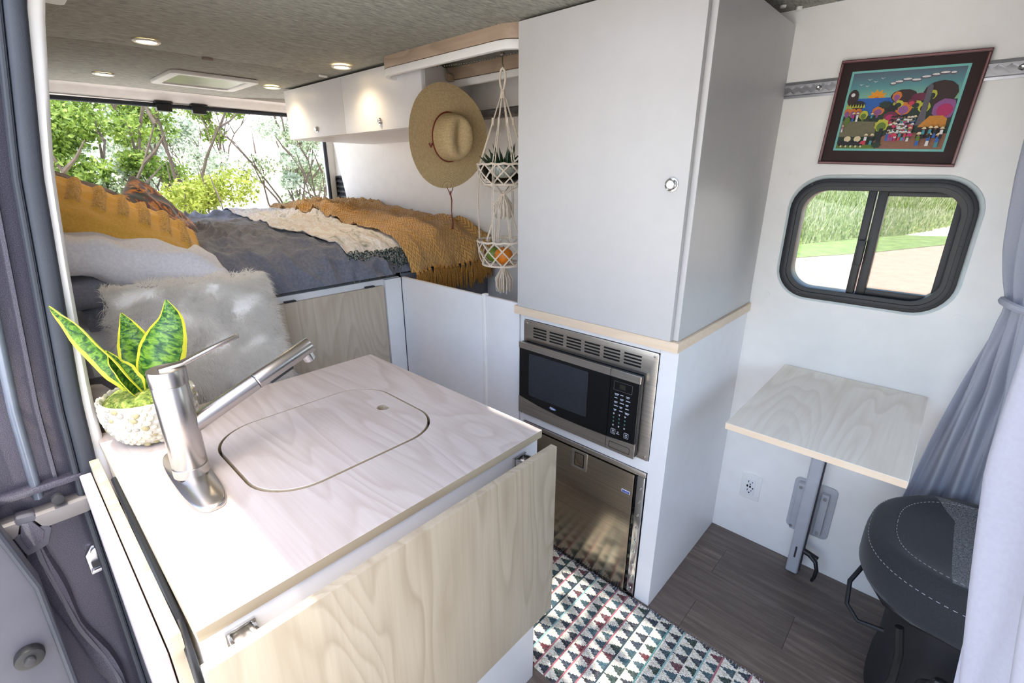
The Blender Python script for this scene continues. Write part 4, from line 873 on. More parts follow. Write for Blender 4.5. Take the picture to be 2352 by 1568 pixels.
# cushions
def cushion(name, M_, a, b, t_, mat, label, cat='cushion', n=40, p=.32, pinch=.10, fine=.004, smooth=80, extra=None, parent=None, matf=None, kind=None):
    m = MB(); R_ = []
    for side in (1, -1):
        def f(u, v):
            x, y = 2*u-1, 2*v-1
            e = ((1-x*x)*(1-y*y)); th_ = t_*(max(e, 0)**p)
            k = 1-pinch*(abs(x)*(1-abs(y)**2)*0+((1-y*y)*abs(x)**6*.9)); k2 = 1-pinch*((1-x*x)*abs(y)**6*.9)
            q_ = Vector((x*a*k, y*b*k2, side*th_))
            q_ += Vector((0, 0, side*fine*nz(x*3+5, y*3, side*2.0)*3))*min(1, e*6)
            if extra: q_ = extra(q_, x, y, side)
            return M_ @ q_
        m.grid(f, n, n)
    bmesh.ops.remove_doubles(m.bm, verts=m.bm.verts[:], dist=.0004)
    if matf:
        Mi = M_.inverted()
        for fc in m.bm.faces: fc.material_index = matf(Mi @ fc.calc_center_median())
    return m.out(name, mat, parent, smooth=smooth, **({} if parent is not None else dict(label=label, category=cat)))
def frame(c, xa, ya):
    xa = Vector(xa).normalized(); ya = Vector(ya); ya = (ya-xa*ya.dot(xa)).normalized(); za = xa.cross(ya)
    M_ = Matrix((xa, ya, za)).transposed().to_4x4(); return Matrix.Translation(c) @ M_
cushion('white_pillow', frame((-2.12, .33, 1.235), (.05, 1, -.30), (-1, .0, .12)), .27, .22, .085, LINENW, 'white pillow under the mustard cushion at the left of the bed', 'pillow', fine=.010)
cushion('white_pillow', frame((-2.16, .30, 1.13), (.05, 1, -.12), (-1, .0, .05)), .25, .22, .07, DARKGREY, 'grey pillow at the bottom of the pillow stack, left of the bed', 'pillow', fine=.008).name = 'grey_pillow'
def tuft(q_, x, y, side):
    if side > 0:
        band_ = math.cos(x*pi*8); q_.z += .016*max(0, band_)**.6*sst(-.65, -.45, y)*min(1, 9*(1-x*x)*(1-y*y)+.25)+.003*nz(q_.x*90, q_.y*90)*(band_ > 0)
    return q_
cushion('mustard_cushion', frame((-2.17, .315, 1.335), (0.06, .88, -.47), (-.93, .12, .30)), .255, .18, .070, [MUSTP, MUSTT], 'mustard yellow cushion with tufted ribs on top of the white pillow', extra=tuft, n=70, pinch=.03, p=.25,
        matf=lambda q_: 1 if (q_.z > .004 and q_.y > -.10 and math.cos(q_.x/.255*pi*8) > -.1) else 0)
cushion('floral_cushion', frame((-2.56, .53, 1.295), (.0, .62, -.78), (-.80, .25, .42)), .185, .19, .06, FLORAL, 'dark floral velvet cushion with orange blooms behind the mustard cushion')
cushion('striped_pillow', frame((-2.62, .26, 1.40), (.0, .9, -.40), (-.9, .1, .3)), .22, .2, .07, BROWN, 'brown striped pillow behind the mustard cushion, by the rear opening', 'pillow')
# bench, bag and fur cushion
BN = thing('bench', (-1.74, .4, 0), 'low grey cushioned bench between the galley and the bed', 'bench')
MB().box(-1.95, -1.51, .10, .72, 0, .70).out('bench_box', WHITE, BN, bevel=.003)
MB().box(-1.945, -1.515, .105, .715, .702, .765).out('seat_cushion', DARKGREY, BN, bevel=.02, seg=3)
FCU = thing('fur_cushion', (-1.74, .42, .77), 'fluffy cream fur cushion standing on the bench behind the faucet', 'cushion')
FM = frame((-1.80, .42, .975), (.03, 1, -.02), (-.32, .0, 1))
cushion('cover', FM, .235, .205, .075, FUR0, '', parent=FCU, p=.35)
def furry(M_, a, b, t_, n, L_, parent, mat):
    u = rng.uniform(-1, 1, n); v = rng.uniform(-1, 1, n); e = np.clip((1-u*u)*(1-v*v), 0, 1); th_ = t_*e**.35
    Mn = np.array(M_); R3 = Mn[:3, :3]; T3 = Mn[:3, 3]
    base = np.stack([u*a, v*b, th_], 1)
    nrm = np.stack([u**3*1.1, v**3*1.1, .9*np.clip(e, .1, 1)], 1); nrm /= np.linalg.norm(nrm, axis=1, keepdims=True)
    cl = np.stack([np.array([nz(p_[0]*16+k*9, p_[1]*16, k*5.0) for p_ in base]) for k in range(3)], 1)*1.25
    d_ = nrm*.55+cl+rng.normal(0, .22, (n, 3))+np.array([0, -.35, 0]); d_ /= np.linalg.norm(d_, axis=1, keepdims=True)
    L2 = L_*rng.uniform(.5, 1.2, (n, 1)); s_ = np.cross(d_, rng.normal(size=(n, 3))); s_ /= np.linalg.norm(s_, axis=1, keepdims=True); s_ *= .0008
    g_ = np.array([0, -.25, -.1])*L2
    p1 = base+d_*L2*.5; p2 = base+d_*L2+g_
    V_ = np.stack([base-s_, base+s_, p1+s_*.8, p1-s_*.8, p2], 1).reshape(-1, 3) @ R3.T+T3
    idx = np.arange(n)*5; F_ = []
    for i in idx: F_.append((i, i+1, i+2, i+3)); F_.append((i+3, i+2, i+4))
    raw('fur', V_, F_, mat, parent, kind='stuff')
furry(FM, .235, .205, .075, 38000, .034, FCU, FUR)
BG = thing('canvas_bag', (-1.62, .15, .765), 'pale canvas bag with a dark mesh strap on the bench behind the plant', 'bag')
cushion('bag_body', frame((-1.60, .155, .87), (-.2, 1, .0), (-.1, .25, 1)), .075, .11, .045, plain('beige_canvas', (186, 176, 166), .9, bump=.3, bs=300), '', parent=BG)
m = MB(); pts = [Vector((-1.56, .085, 1.0)), Vector((-1.555, .12, .995)), Vector((-1.55, .155, .955)), Vector((-1.545, .19, .90)), Vector((-1.54, .215, .84))]
m.loft([[p+Vector((0, -.014, -.01))*w_, p+Vector((.004, -.014, -.01))*w_+Vector((.004, 0, 0)), p+Vector((.004, .014, .012))*w_+Vector((.004, 0, 0)), p+Vector((0, .014, .012))*w_] for p, w_ in zip(pts, (.5, .7, .9, 1.0, 1.1))]); m.out('strap', plain('dark_mesh_webbing', (64, 60, 62), .9, bump=.8, bs=500), BG)
# ------------------------------------------------------------------ straw hat
HA = thing('straw_hat', (-1.70, 1.46, 1.43), 'wide-brimmed straw hat with a red cord hanging on the overhead cabinet', 'hat')
HM = frame((-1.735, 1.465, 1.652), (.12, 1, -.02), (.05, .0, 1))
t = NT('woven_straw'); v_ = t.coord(); w1 = t.new('ShaderNodeTexWave'); w1.inputs['Scale'].default_value = 60; w1.wave_type = 'RINGS'; w1.rings_direction = 'SPHERICAL'; t.L(v_, w1.inputs[0]); n = t.noise(v_, 120, 3)
t.base(t.ramp(t.math('ADD', t.math('MULTIPLY', w1.outputs['Fac'], .35), t.math('MULTIPLY', n, .65)), [(.25, s2l((176, 150, 106))), (.75, s2l((214, 190, 146)))])); t.bump(n, .4, .002); STRAW = t.set(.8)
hm = MB(); nr = 30
def hatp(r_, a):
    # r in 0..1 : crown then brim
    ca, sa = math.cos(a), math.sin(a)
    if r_ < .42:
        q_ = r_/.42; rad = .088*q_**.55 if q_ < 1 else .088; rad = min(.084, .084*math.sin(q_*pi/2)**.9)
        h_ = .108*(1-q_**5)-.0; dent = .028*math.exp(-((ca*rad/.028)**2))*math.exp(-((sa*rad/.055)**2)); h_ -= dent
        rx, ry = rad*.92, rad*1.12
    else:
        q_ = (r_-.42)/.58; rx = .084*.92+(.200-.077)*q_; ry = .084*1.12+(.212-.094)*q_; h_ = .004*math.sin(q_*pi)+.022*q_*q_*(ca*ca)-.015*q_*q_*(sa*sa)
    return HM @ Vector((ca*rx, sa*ry, h_))
V_ = hm.grid(lambda u, v: hatp(max(u, .002), v*2*pi), 46, 56, closed_v=True)
hm.solid(.0022); hm.out('body', STRAW, HA, smooth=60)
RED = plain('dark_red_cord', (120, 40, 26), .7)
MB().tube([HM @ Vector((math.cos(a)*.083, math.sin(a)*.099, .012)) for a in np.linspace(0, 2*pi, 40, endpoint=False)], .0028, 6, closed=True).out('band', RED, HA)
MB().tube([HM @ Vector((-.083+.0, -.03, .012)), HM @ Vector((-.095, -.045, .02)), HM @ Vector((-.10, -.03, .014))], .003, 6).out('knot', RED, HA)
MB().tube([(-1.72, 1.455, 1.43), (-1.722, 1.465, 1.39), (-1.72, 1.46, 1.34), (-1.722, 1.466, 1.29), (-1.72, 1.46, 1.262)], [.0025, .003, .002, .0035, .005], 6).out('chin_cord', RED, HA)
MB().tube([(-1.72, 1.44, 1.445), (-1.722, 1.458, 1.41), (-1.72, 1.474, 1.445)], .0018, 6).out('chin_cord', RED, HA)
# ------------------------------------------------------------------ macrame hanger
MX, MY = -1.386, 1.45
BC = thing('ball_chain', (-1.45, 1.45, 1.92), 'thin ball chain strung inside the wooden ceiling ring', 'chain')
ch = MB()
for k in range(46):
    x = -1.80+.0145*k; zz = 1.925-.012*math.sin(pi*min(1, k/46)); 
    mtx = Matrix.Translation((x, MY+.02*(k/46-.3), zz)); bmesh.ops.create_icosphere(ch.bm, subdivisions=1, radius=.0028, matrix=mtx)
ch.out('beads', CHROME, BC, kind='stuff')
MH = thing('macrame_hanger', (MX, MY, 1.02), 'two-tier cream macrame hanger with tassels, left of the tall cabinet', 'plant hanger')
MB().tube([(MX, MY, 1.915), (MX, MY, 1.885), (MX+.006, MY, 1.876), (MX+.002, MY, 1.866), (MX-.006, MY, 1.87)], .0022, 8).cyl((MX-.008, MY, 1.918), (MX+.008, MY, 1.918), .005, n=10).out('hook', CHROME, MH)
lp = [(MX+.014*math.sin(a), MY, 1.84-.034*math.cos(a)) for a in np.linspace(pi*.12, pi*1.88, 18)]
lp = [(MX+.016*math.sin(a)*(.6+.4*math.sin(a/2)), MY, 1.835-.036*math.cos(a)) for a in np.linspace(0, 2*pi, 22, endpoint=False)]
MB().tube(lp, .0042, 8, closed=True).out('hanging_loop', CORD, MH)
MB().tube([(MX, MY, 1.80), (MX, MY, 1.77)], [.008, .011], 12).out('wrap_knot', CORD, MH)
def cords(z0, r0, z1, r1, nset, name, spread=.006, rad=.0019, kz=None):
    for k in range(nset):
        a = 2*pi*(k+.5)/nset
        m = MB()
        for j in (-1, 1):
            b_ = a+j*.05
            m.tube([(MX+r0*math.cos(a), MY+r0*math.sin(a), z0), (MX+(r0*.35+r1*.65)*math.cos(b_), MY+(r0*.35+r1*.65)*math.sin(b_), z0*.35+z1*.65), (MX+r1*math.cos(b_), MY+r1*math.sin(b_), z1)], rad, 5)
        if kz: 
            q_ = (z0-kz)/(z0-z1); rr = r0+(r1-r0)*q_; m.tube([(MX+rr*math.cos(a), MY+rr*math.sin(a), kz+.012), (MX+rr*math.cos(a), MY+rr*math.sin(a), kz-.012)], .0048, 6)
        m.out(name, CORD, MH)
R1 = .098
cords(1.785, .006, 1.537, R1, 8, 'cord', kz=1.69)
def netring(z0, z1, r0, r1, n, nm):
    m = MB(); m.tube([(MX+r0*math.cos(a), MY+r0*math.sin(a), z0+.002*math.sin(a*14)) for a in np.linspace(0, 2*pi, 40, endpoint=False)], .0045, 7, closed=True)
    m.tube([(MX+r1*math.cos(a), MY+r1*math.sin(a), z1) for a in np.linspace(0, 2*pi, 40, endpoint=False)], .004, 7, closed=True); m.out(nm+'_rim', CORD, MH)
    net = MB()
    for k in range(n):
        for sg in (1, -1):
            for off in (-.02, .02):
                pts = []
                for i in range(9):
                    q_ = i/8; a = 2*pi*k/n+sg*q_*2*pi/n*1.5+off; rr = r0+(r1-r0)*q_+.006*math.sin(pi*q_); pts.append((MX+rr*math.cos(a), MY+rr*math.sin(a), z0+(z1-z0)*q_))
                net.tube(pts, .0016, 4)
    net.out(nm+'_netting', CORD, MH)
netring(1.537, 1.462, R1+.004, .082, 12, 'upper')
cords(1.462, .082, 1.425, .010, 8, 'under_cord')
def bigtassel(zt, L_, nm):
    m = MB(); m.tube([(MX, MY, zt+.012), (MX, MY, zt-.008)], .011, 10)
    for k in range(40):
        a = random.uniform(0, 2*pi); r_ = random.uniform(.006, .034); e = (MX+r_*math.cos(a)*1.1, MY+r_*math.sin(a)*1.1, zt-L_*random.uniform(.8, 1.05))
        m.tube([(MX+.006*math.cos(a), MY+.006*math.sin(a), zt), (MX+r_*1.25*math.cos(a), MY+r_*1.25*math.sin(a), zt-L_*.5), e], .0027, 4)
    m.out(nm, CORD, MH)
bigtassel(1.425, .095, 'upper_tassel')
for k in range(4):
    a = 2*pi*(k+.25)/4; m = MB()
    for j in (-.03, .03): m.tube([(MX+.1*math.cos(a+j), MY+.1*math.sin(a+j), 1.535), (MX+.112*math.cos(a+j), MY+.112*math.sin(a+j), 1.40), (MX+.108*math.cos(a+j), MY+.108*math.sin(a+j), 1.245)], .0018, 5)
    m.out('long_cord', CORD, MH)
cords(1.42, .012, 1.243, .075, 8, 'cord', rad=.0016)
netring(1.242, 1.146, .108, .088, 11, 'lower')
m = MB()
for k in range(8): a = pi*k/8; m.tube([(MX+.088*math.cos(a), MY+.088*math.sin(a), 1.146), (MX, MY, 1.138), (MX-.088*math.cos(a), MY-.088*math.sin(a), 1.146)], .0022, 5)
m.out('lower_bottom_cords', CORD, MH)
bigtassel(1.132, .105, 'lower_tassel')
AL = thing('potted_aloe', (MX, MY, 1.468), 'spiky dark green aloe in a clear glass bowl in the upper hanger tier', 'plant')
MB().lathe([(.001, 1.468), (.05, 1.468), (.078, 1.485), (.090, 1.51), (.092, 1.535), (.089, 1.535), (.086, 1.51), (.074, 1.488), (.048, 1.472), (.001, 1.472)], (MX, MY, 0), 32).out('bowl', BOWLG, AL)
MB().lathe([(.001, 1.4735), (.046, 1.4735), (.072, 1.489), (.084, 1.51), (.084, 1.527), (.001, 1.532)], (MX, MY, 0), 24).out('pebbles_and_soil', plain('pale_gravel', (214, 206, 198), .9, var=.4, vs=160, bump=.6, bs=160), AL)
ALG = plain('aloe_green', (38, 62, 34), .5, var=.3, vs=60)
for k in range(34):
    a = random.uniform(0, 2*pi); el = random.uniform(.25, 1.35); L_ = random.uniform(.05, .085); r0 = random.uniform(.0, .045); b_ = Vector((MX+r0*math.cos(a), MY+r0*math.sin(a), 1.528))
    d_ = Vector((math.cos(a)*math.cos(el), math.sin(a)*math.cos(el), math.sin(el)))
    MB().tube([b_, b_+d_*L_*.4, b_+d_*L_*.8+Vector((0, 0, .004)), b_+d_*L_+Vector((0, 0, .008))], [.006, .006, .0028, .0004], 5).out('leaf', ALG, AL, smooth=60)
def fruit(name, c, r, mat, label):
    o = thing(name, (c[0], c[1], c[2]-r), label, 'fruit')
    m = MB(); m.lathe([(max(.0005, r*math.sin(t_)*(1+.03*math.cos(3*t_))), c[2]-r*math.cos(t_)*.94) for t_ in np.linspace(.02, pi-.02, 16)], (c[0], c[1], 0), 24); m.out('skin', mat, o, smooth=80)
    MB().cyl((c[0], c[1], c[2]+r*.92), (c[0], c[1], c[2]+r*.95+.002), .003, n=8).out('stem', SATIN, o)
fruit('orange', (MX+.03, MY-.032, 1.185), .038, plain('orange_peel', (226, 128, 30), .45, bump=.3, bs=260), 'orange on the right of the lower hanger basket')
fruit('lime', (MX-.042, MY-.012, 1.181), .034, plain('lime_peel', (112, 138, 50), .45, bump=.2, bs=200), 'green lime on the left of the lower hanger basket')
# ------------------------------------------------------------------ framed painting
FPc = Vector((-.222, YW-.004, 1.674)); PF = thing('framed_painting', (-.222, YW-.01, 1.52), 'framed folk-art village landscape with a dark mat, hung above the side window', 'painting')
PMx = Matrix.Translation(FPc) @ Matrix.Rotation(math.radians(2.4), 4, 'Y')
FRM = plain('maroon_frame', (84, 48, 50), .4); MATB = plain('dark_brown_mat', (52, 38, 36), .8); TEAL = plain('turquoise_inner_mat', (122, 190, 182), .7)
def fbox(x0, x1, y0, y1, z0, z1, name, mat, parent=PF, bevel=.001): return MB().box(x0, x1, y0, y1, z0, z1, M=PMx).out(name, mat, parent, bevel=bevel)
fw, fh = .171, .148
for a in ((-fw, fw, fh-.008, fh), (-fw, fw, -fh, -fh+.008), (-fw, -fw+.008, -fh+.008, fh-.008), (fw-.008, fw, -fh+.008, fh-.008)):
    fbox(a[0], a[1], -.016, 0, a[2], a[3], 'frame_rail', FRM)
    k = .0025; fbox(a[0]+k, a[1]-k, -.0175, -.016, a[2]+k, a[3]-k, 'frame_highlight', plain('rose_frame_line', (150, 104, 104), .4), bevel=0)
fbox(-fw+.006, fw-.006, -.009, -.003, -fh+.006, fh-.006, 'mat_board', MATB)
pw_, ph_ = .137, .109; pc = .002
fbox(-pw_, pw_, -.0105, -.009, -ph_+pc+.0, ph_+pc+.005, 'inner_mat', TEAL, bevel=0)
pw_ -= .006; PZ0, PZ1 = -ph_+pc+.006, ph_+pc-.001
t = NT('painted_sky'); cc = t.new('ShaderNodeTexCoord'); sp_ = t.new('ShaderNodeSeparateXYZ'); t.L(cc.outputs['UV'], sp_.inputs[0])
t.base(t.ramp(sp_.outputs[1], [(.55, s2l((150, 180, 110))), (.68, s2l((120, 176, 150))), (.82, s2l((84, 140, 146))), (1, s2l((84, 96, 112)))])); SKYP = t.set(.5)
cols = dict(sea=(42, 96, 172), dark=(52, 34, 32), olive=(100, 100, 70), brown=(140, 96, 74), sun=(226, 150, 30), orange=(206, 116, 46), purple=(140, 84, 138), magenta=(176, 40, 96), green=(94, 118, 40), yellow=(186, 184, 60), dgreen=(34, 52, 40), maroon=(108, 36, 64), grey=(92, 88, 96), thatch=(198, 130, 44), white=(220, 216, 214), cream=(220, 202, 162), blue=(44, 96, 166), teal=(60, 140, 150), red=(196, 58, 80), black=(28, 24, 30), field=(112, 106, 80), pinkish=(184, 120, 160))
cn = list(cols); art_m = [SKYP]+[plain('paint_'+n_, cols[n_], .6, var=.1, vs=200) for n_ in cn]
art = MB(); lay = [0]
def AP(u, v, k): return PMx @ Vector((-pw_+2*pw_*u, -.0108-.00006*k, PZ0+(PZ1-PZ0)*v))
def shp(pts, c_, nolay=False):
    lay[0] += 1; f = art.face([art.bm.verts.new(AP(min(1, max(0, u)), min(1, max(0, v)), lay[0])) for u, v in pts], 0 if c_ is None else 1+cn.index(c_))
    if c_ is None:
        for l, p in zip(f.loops, pts): l[art.uv].uv = p
def ell(u, v, ru, rv, c_, n=14, a0=0, a1=2*pi, jag=0):
    shp([(u+ru*math.cos(a)*(1+jag*(i % 2)), v+rv*math.sin(a)*(1+jag*(i % 2))) for i, a in enumerate(np.linspace(a0, a1, n, endpoint=(a1-a0 < 6)))], c_)
shp([(0, 0), (1, 0), (1, 1), (0, 1)], None)
ell(.28, .665, .10, .12, 'sun', 22, jag=-.35); ell(.28, .665, .02, .025, 'orange')
shp([(.1, .67), (.55, .67), (.55, .42), (.1, .42)], 'sea')
for u, v in ((.10, .84), (.17, .90), (.23, .87), (.29, .91), (.16, .82)): shp([(u-.022, v+.018), (u, v), (u+.025, v+.02), (u+.003, v+.009)], 'white')
for u, v, r_ in ((.45, .86, .045), (.52, .885, .05), (.60, .87, .05), (.68, .90, .05), (.76, .92, .045), (.83, .935, .05), (.9, .93, .03), (.4, .84, .03)): ell(u, v, r_, .022, 'grey'); ell(u, v+.006, r_*.8, .012, 'white')
shp([(0, 0), (1, 0), (1, .62), (.45, .62), (.3, .44), (0, .44)], 'dgreen')
ell(.53, .68, .12, .085, 'dark', 20, jag=-.04); ell(.84, .70, .15, .15, 'dark', 24, jag=-.03); ell(.68, .66, .08, .05, 'maroon')
shp([(.0, .38), (.34, .36), (.36, .16), (0, .16)], 'field'); shp([(.36, 0), (1, 0), (1, .2), (.5, .22), (.36, .1)], 'brown'); shp([(0, 0), (.4, 0), (.38, .05), (0, .07)], 'green')
ell(.05, .68, .055, .11, 'dark', 14); ell(.045, .72, .02, .025, 'white'); ell(.12, .58, .07, .06, 'black'); 
for k in range(7): shp([(.005+.027*k, .55), (.018+.027*k, .60), (.03+.027*k, .55)], 'yellow')
for u in (.03, .085, .14): ell(u, .49, .035, .05, 'orange'); ell(u, .46, .022, .045, 'purple')
for u, v, ru, rv, a, b_ in ((.33, .50, .06, .06, 'orange', 'purple'), (.56, .52, .075, .085, 'orange', 'purple'), (.66, .57, .055, .05, 'yellow', 'dgreen'), (.5, .58, .05, .05, 'yellow', 'dgreen'), (.47, .68, .045, .06, 'orange', 'purple'), (.74, .53, .055, .07, 'yellow', 'dark'), (.20, .45, .045, .06, 'yellow', 'green'), (.78, .68, .04, .06, 'yellow', 'dgreen'), (.92, .50, .11, .13, 'purple', 'magenta'), (.62, .60, .04, .04, 'maroon', 'red'), (.05, .38, .03, .05, 'green', 'green'), (.46, .42, .07, .07, 'maroon', 'magenta')):
    ell(u, v, ru, rv, a, 14, jag=-.06); ell(u, v-.015, ru*.62, rv*.62, b_, 12); shp([(u-.008, v-rv*1.5), (u+.008, v-rv*1.5), (u+.008, v), (u-.008, v)], b_)
ell(.44, .53, .06, .04, 'black'); ell(.38, .575, .06, .05, 'dgreen', jag=-.2)
shp([(.70, .3), (.745, .72), (.79, .3)], 'grey'); shp([(.72, .78), (.745, .82), (.77, .78), (.77, .5), (.72, .5)], 'grey')
shp([(.73, .28), (.97, .28), (.965, .38), (.92, .42), (.81, .42)], 'thatch'); shp([(.74, .14), (.96, .14), (.96, .28), (.74, .28)], 'dark')
ell(.40, .31, .07, .09, 'yellow', 18, jag=-.15); ell(.40, .29, .045, .06, 'green'); shp([(.385, .02), (.43, .02), (.425, .27), (.39, .27)], 'black'); ell(.40, .05, .05, .05, 'dgreen', jag=-.3)
for u in (.10, .20):
    ell(u, .13, .035, .04, 'cream')
for u in (.04, .09, .14, .19, .24): ell(u, .065, .028, .035, 'black'); ell(u+.01, .03, .01, .015, 'cream')
def person(u, v, s_, top, bot, hat='cream'):
    shp([(u-.012*s_, v), (u+.012*s_, v), (u+.010*s_, v+.055*s_), (u-.010*s_, v+.055*s_)], bot); shp([(u-.013*s_, v+.05*s_), (u+.013*s_, v+.05*s_), (u+.011*s_, v+.098*s_), (u-.011*s_, v+.098*s_)], top)
    ell(u, v+.108*s_, .008*s_, .012*s_, 'brown', 8); shp([(u-.02*s_, v+.112*s_), (u+.02*s_, v+.112*s_), (u+.008*s_, v+.135*s_), (u-.008*s_, v+.135*s_)], hat)
rs = random.Random(3); pc_ = ['white', 'blue', 'teal', 'magenta', 'red', 'black', 'green', 'purple', 'white']
for v in (.30, .26, .21, .15, .10):
    for k in range(8):
        u = .49+.028*k+rs.uniform(-.008, .008)+(.3-v)*-.05; person(u, v+rs.uniform(-.01, .01), .95, rs.choice(pc_), rs.choice(pc_), rs.choice(('cream', 'white', 'black')))
for u, v, s_, a, b_ in ((.77, .04, 1.3, 'green', 'blue'), (.86, .04, 1.25, 'blue', 'white'), (.94, .02, 1.35, 'blue', 'teal'), (.80, .13, 1.1, 'teal', 'black'), (.855, .14, 1.1, 'teal', 'black'), (.90, .14, 1.1, 'black', 'blue'), (.955, .13, 1.1, 'white', 'black'), (.285, .05, 1.1, 'white', 'red'), (.345, .05, 1.1, 'black', 'teal'), (.11, .36, .9, 'magenta', 'blue'), (.15, .36, .9, 'white', 'white'), (.29, .36, .8, 'teal', 'black'), (.03, .22, .7, 'pinkish', 'white')): person(u, v, s_, a, b_)
for u in (.27, .55, .69): shp([(u-.03, .06+.1*(u > .3)), (u+.03, .06+.1*(u > .3)), (u+.018, .1+.1*(u > .3)), (u-.018, .1+.1*(u > .3))], 'red' if u < .6 else 'magenta')
art.out('picture', art_m, PF, smooth=0)
# ------------------------------------------------------------------ wall table
TB = thing('wall_table', (-.17, 1.85, .0), 'small folding birch table on a grey metal leg, below the side window', 'table')
tt = MB().box(-.377, .040, 1.317, 1.925, .805, .825)
for f in tt.bm.faces:
    f.normal_update()
    if abs(f.normal.z) < .5: f.material_index = 1
tt.out('table_top', [WOODY, EDGEP], TB, bevel=.001, seg=1)
lx = -.197
MB().prism(rrect(lx-.021, lx+.021, 1.845, 1.883, .008, 4), 'z', .012, .8045).out('leg', GREYM, TB, bevel=.001)
MB().box(lx+.021, lx+.026, 1.858, 1.870, .02, .80).out('leg_groove', SATIN, TB)
MB().box(lx-.003, lx+.003, 1.8435, 1.8455, .085, .135).out('level_slot', SATIN, TB)
MB().prism(rrect(-.262, -.118, .155, .385, .018, 4), 'y', 1.925, YW-.0005).out('wall_bracket', GREYM, TB, bevel=.003)
MB().box(-.245, -.205, 1.90, 1.926, .165, .375).out('bracket_jaw', GREYM, TB, bevel=.004)
MB().box(-.165, -.140, 1.905, 1.926, .175, .36).out('bracket_slide', GREYM, TB, bevel=.003)
for x, z in ((-.152, .345), (-.152, .19), (-.235, .36), (-.24, .18)): MB().cyl((x, 1.897, z), (x, 1.906, z), .006, n=12).out('screw', CHROME, TB)
MB().cyl((-.176, 1.864, .118), (-.125, 1.864, .105), .011, n=16).out('clamp_bolt', BLACK, TB)
MB().tube([(-.15, 1.858, .112), (-.128, 1.85, .10), (-.118, 1.845, .07), (-.12, 1.845, .035), (-.126, 1.848, .012)], [.009, .008, .007, .006, .005], 10).out('clamp_lever', BLACK, TB)
OL = thing('wall_outlet', (-.413, YW-.004, .2), 'white wall outlet with two sockets and USB ports, left of the table leg', 'outlet')
MB().prism(rrect(-.452, -.375, .198, .318, .004, 3), 'y', YW-.006, YW-.0003).out('cover_plate', TRIMW, OL, bevel=.002)
MB().prism(rrect(-.433, -.396, .222, .294, .003, 3), 'y', YW-.0085, YW-.006).out('socket_insert', WHITE, OL, bevel=.001)
sk = MB()
for cz in (.283, .243):
    sk.box(-.424, -.4215, YW-.0095, YW-.0083, cz-.004, cz+.004).box(-.409, -.4065, YW-.0095, YW-.0083, cz-.003, cz+.003).cyl((-.415, YW-.0095, cz-.011), (-.415, YW-.0083, cz-.011), .0028, n=10)
sk.box(-.428, -.422, YW-.0095, YW-.0083, .256, .266).box(-.417, -.411, YW-.0095, YW-.0083, .255, .265).box(-.405, -.401, YW-.0095, YW-.0083, .252, .258).out('slots', BLACKG, OL, smooth=0)
# ------------------------------------------------------------------ rug
t = NT('woven_kilim'); cc = t.new('ShaderNodeTexCoord'); sp_ = t.new('ShaderNodeSeparateXYZ'); t.L(cc.outputs['Object'], sp_.inputs[0])
X_ = t.math('ADD', sp_.outputs[0], 5.0); Y_ = t.math('ADD', sp_.outputs[1], 5.0)
cell = .0055
xq = t.math('SNAP', X_, cell); yq = t.math('SNAP', Y_, .0042)
bw, pd = .044, .039
bx = t.math('DIVIDE', xq, bw); bi = t.math('FLOOR', bx); fx_ = t.math('FRACT', bx)
odd = t.math('MULTIPLY', t.math('MODULO', bi, 2.0), .5)
ty_ = t.math('ADD', t.math('DIVIDE', yq, pd), odd); ti = t.math('FLOOR', ty_); fy_ = t.math('FRACT', ty_)
tri = t.math('ABSOLUTE', t.math('MULTIPLY_ADD', fy_, 2.0, -1.0))
wn = t.new('ShaderNodeTexWhiteNoise', noise_dimensions='2D'); cmb = t.new('ShaderNodeCombineXYZ'); t.L(bi, cmb.inputs[0]); t.L(ti, cmb.inputs[1]); t.L(cmb.outputs[0], wn.inputs['Vector'])
wn2 = t.new('ShaderNodeTexWhiteNoise', noise_dimensions='2D'); cm2 = t.new('ShaderNodeCombineXYZ'); t.L(xq, cm2.inputs[0]); t.L(yq, cm2.inputs[1]); t.L(cm2.outputs[0], wn2.inputs['Vector'])
inside = t.math('LESS_THAN', tri, t.math('SUBTRACT', t.math('MULTIPLY', fx_, .95), .09))
pal = t.ramp(wn.outputs['Value'], [(0, s2l((36, 44, 62))), (.2, s2l((52, 82, 90))), (.4, s2l((40, 60, 48))), (.55, s2l((108, 44, 52))), (.68, s2l((44, 40, 50))), (.85, s2l((58, 92, 104)))], 'CONSTANT')
pal = t.mix(t.math('MULTIPLY', wn2.outputs['Value'], .45), pal, s2l((120, 130, 134)))
cream = t.ramp(wn2.outputs['Value'], [(0, s2l((196, 188, 170))), (.4, s2l((232, 228, 214))), (1, s2l((242, 240, 232)))])
c_ = t.mix(inside, cream, pal)
line = t.math('LESS_THAN', fx_, .085); wn3 = t.new('ShaderNodeTexWhiteNoise', noise_dimensions='1D'); t.L(bi, wn3.inputs['W'])
lc = t.ramp(wn3.outputs['Value'], [(0, s2l((176, 112, 120))), (.4, s2l((110, 160, 158))), (.7, s2l((60, 78, 84))), (.85, s2l((150, 190, 190)))], 'CONSTANT')
t.base(t.mix(line, c_, lc)); hb = t.math('MULTIPLY', t.math('SINE', t.math('MULTIPLY', X_, 2*pi/cell)), t.math('SINE', t.math('MULTIPLY', Y_, 2*pi/.0042)))
t.bump(t.math('ADD', hb, t.noise(t.coord(), 200, 2)), .5, .003); RUG = t.set(.95)
RU = thing('woven_rug', (-.5, 1.08, .001), 'flat-woven runner rug with rows of dark triangles on cream, in the aisle', 'rug')
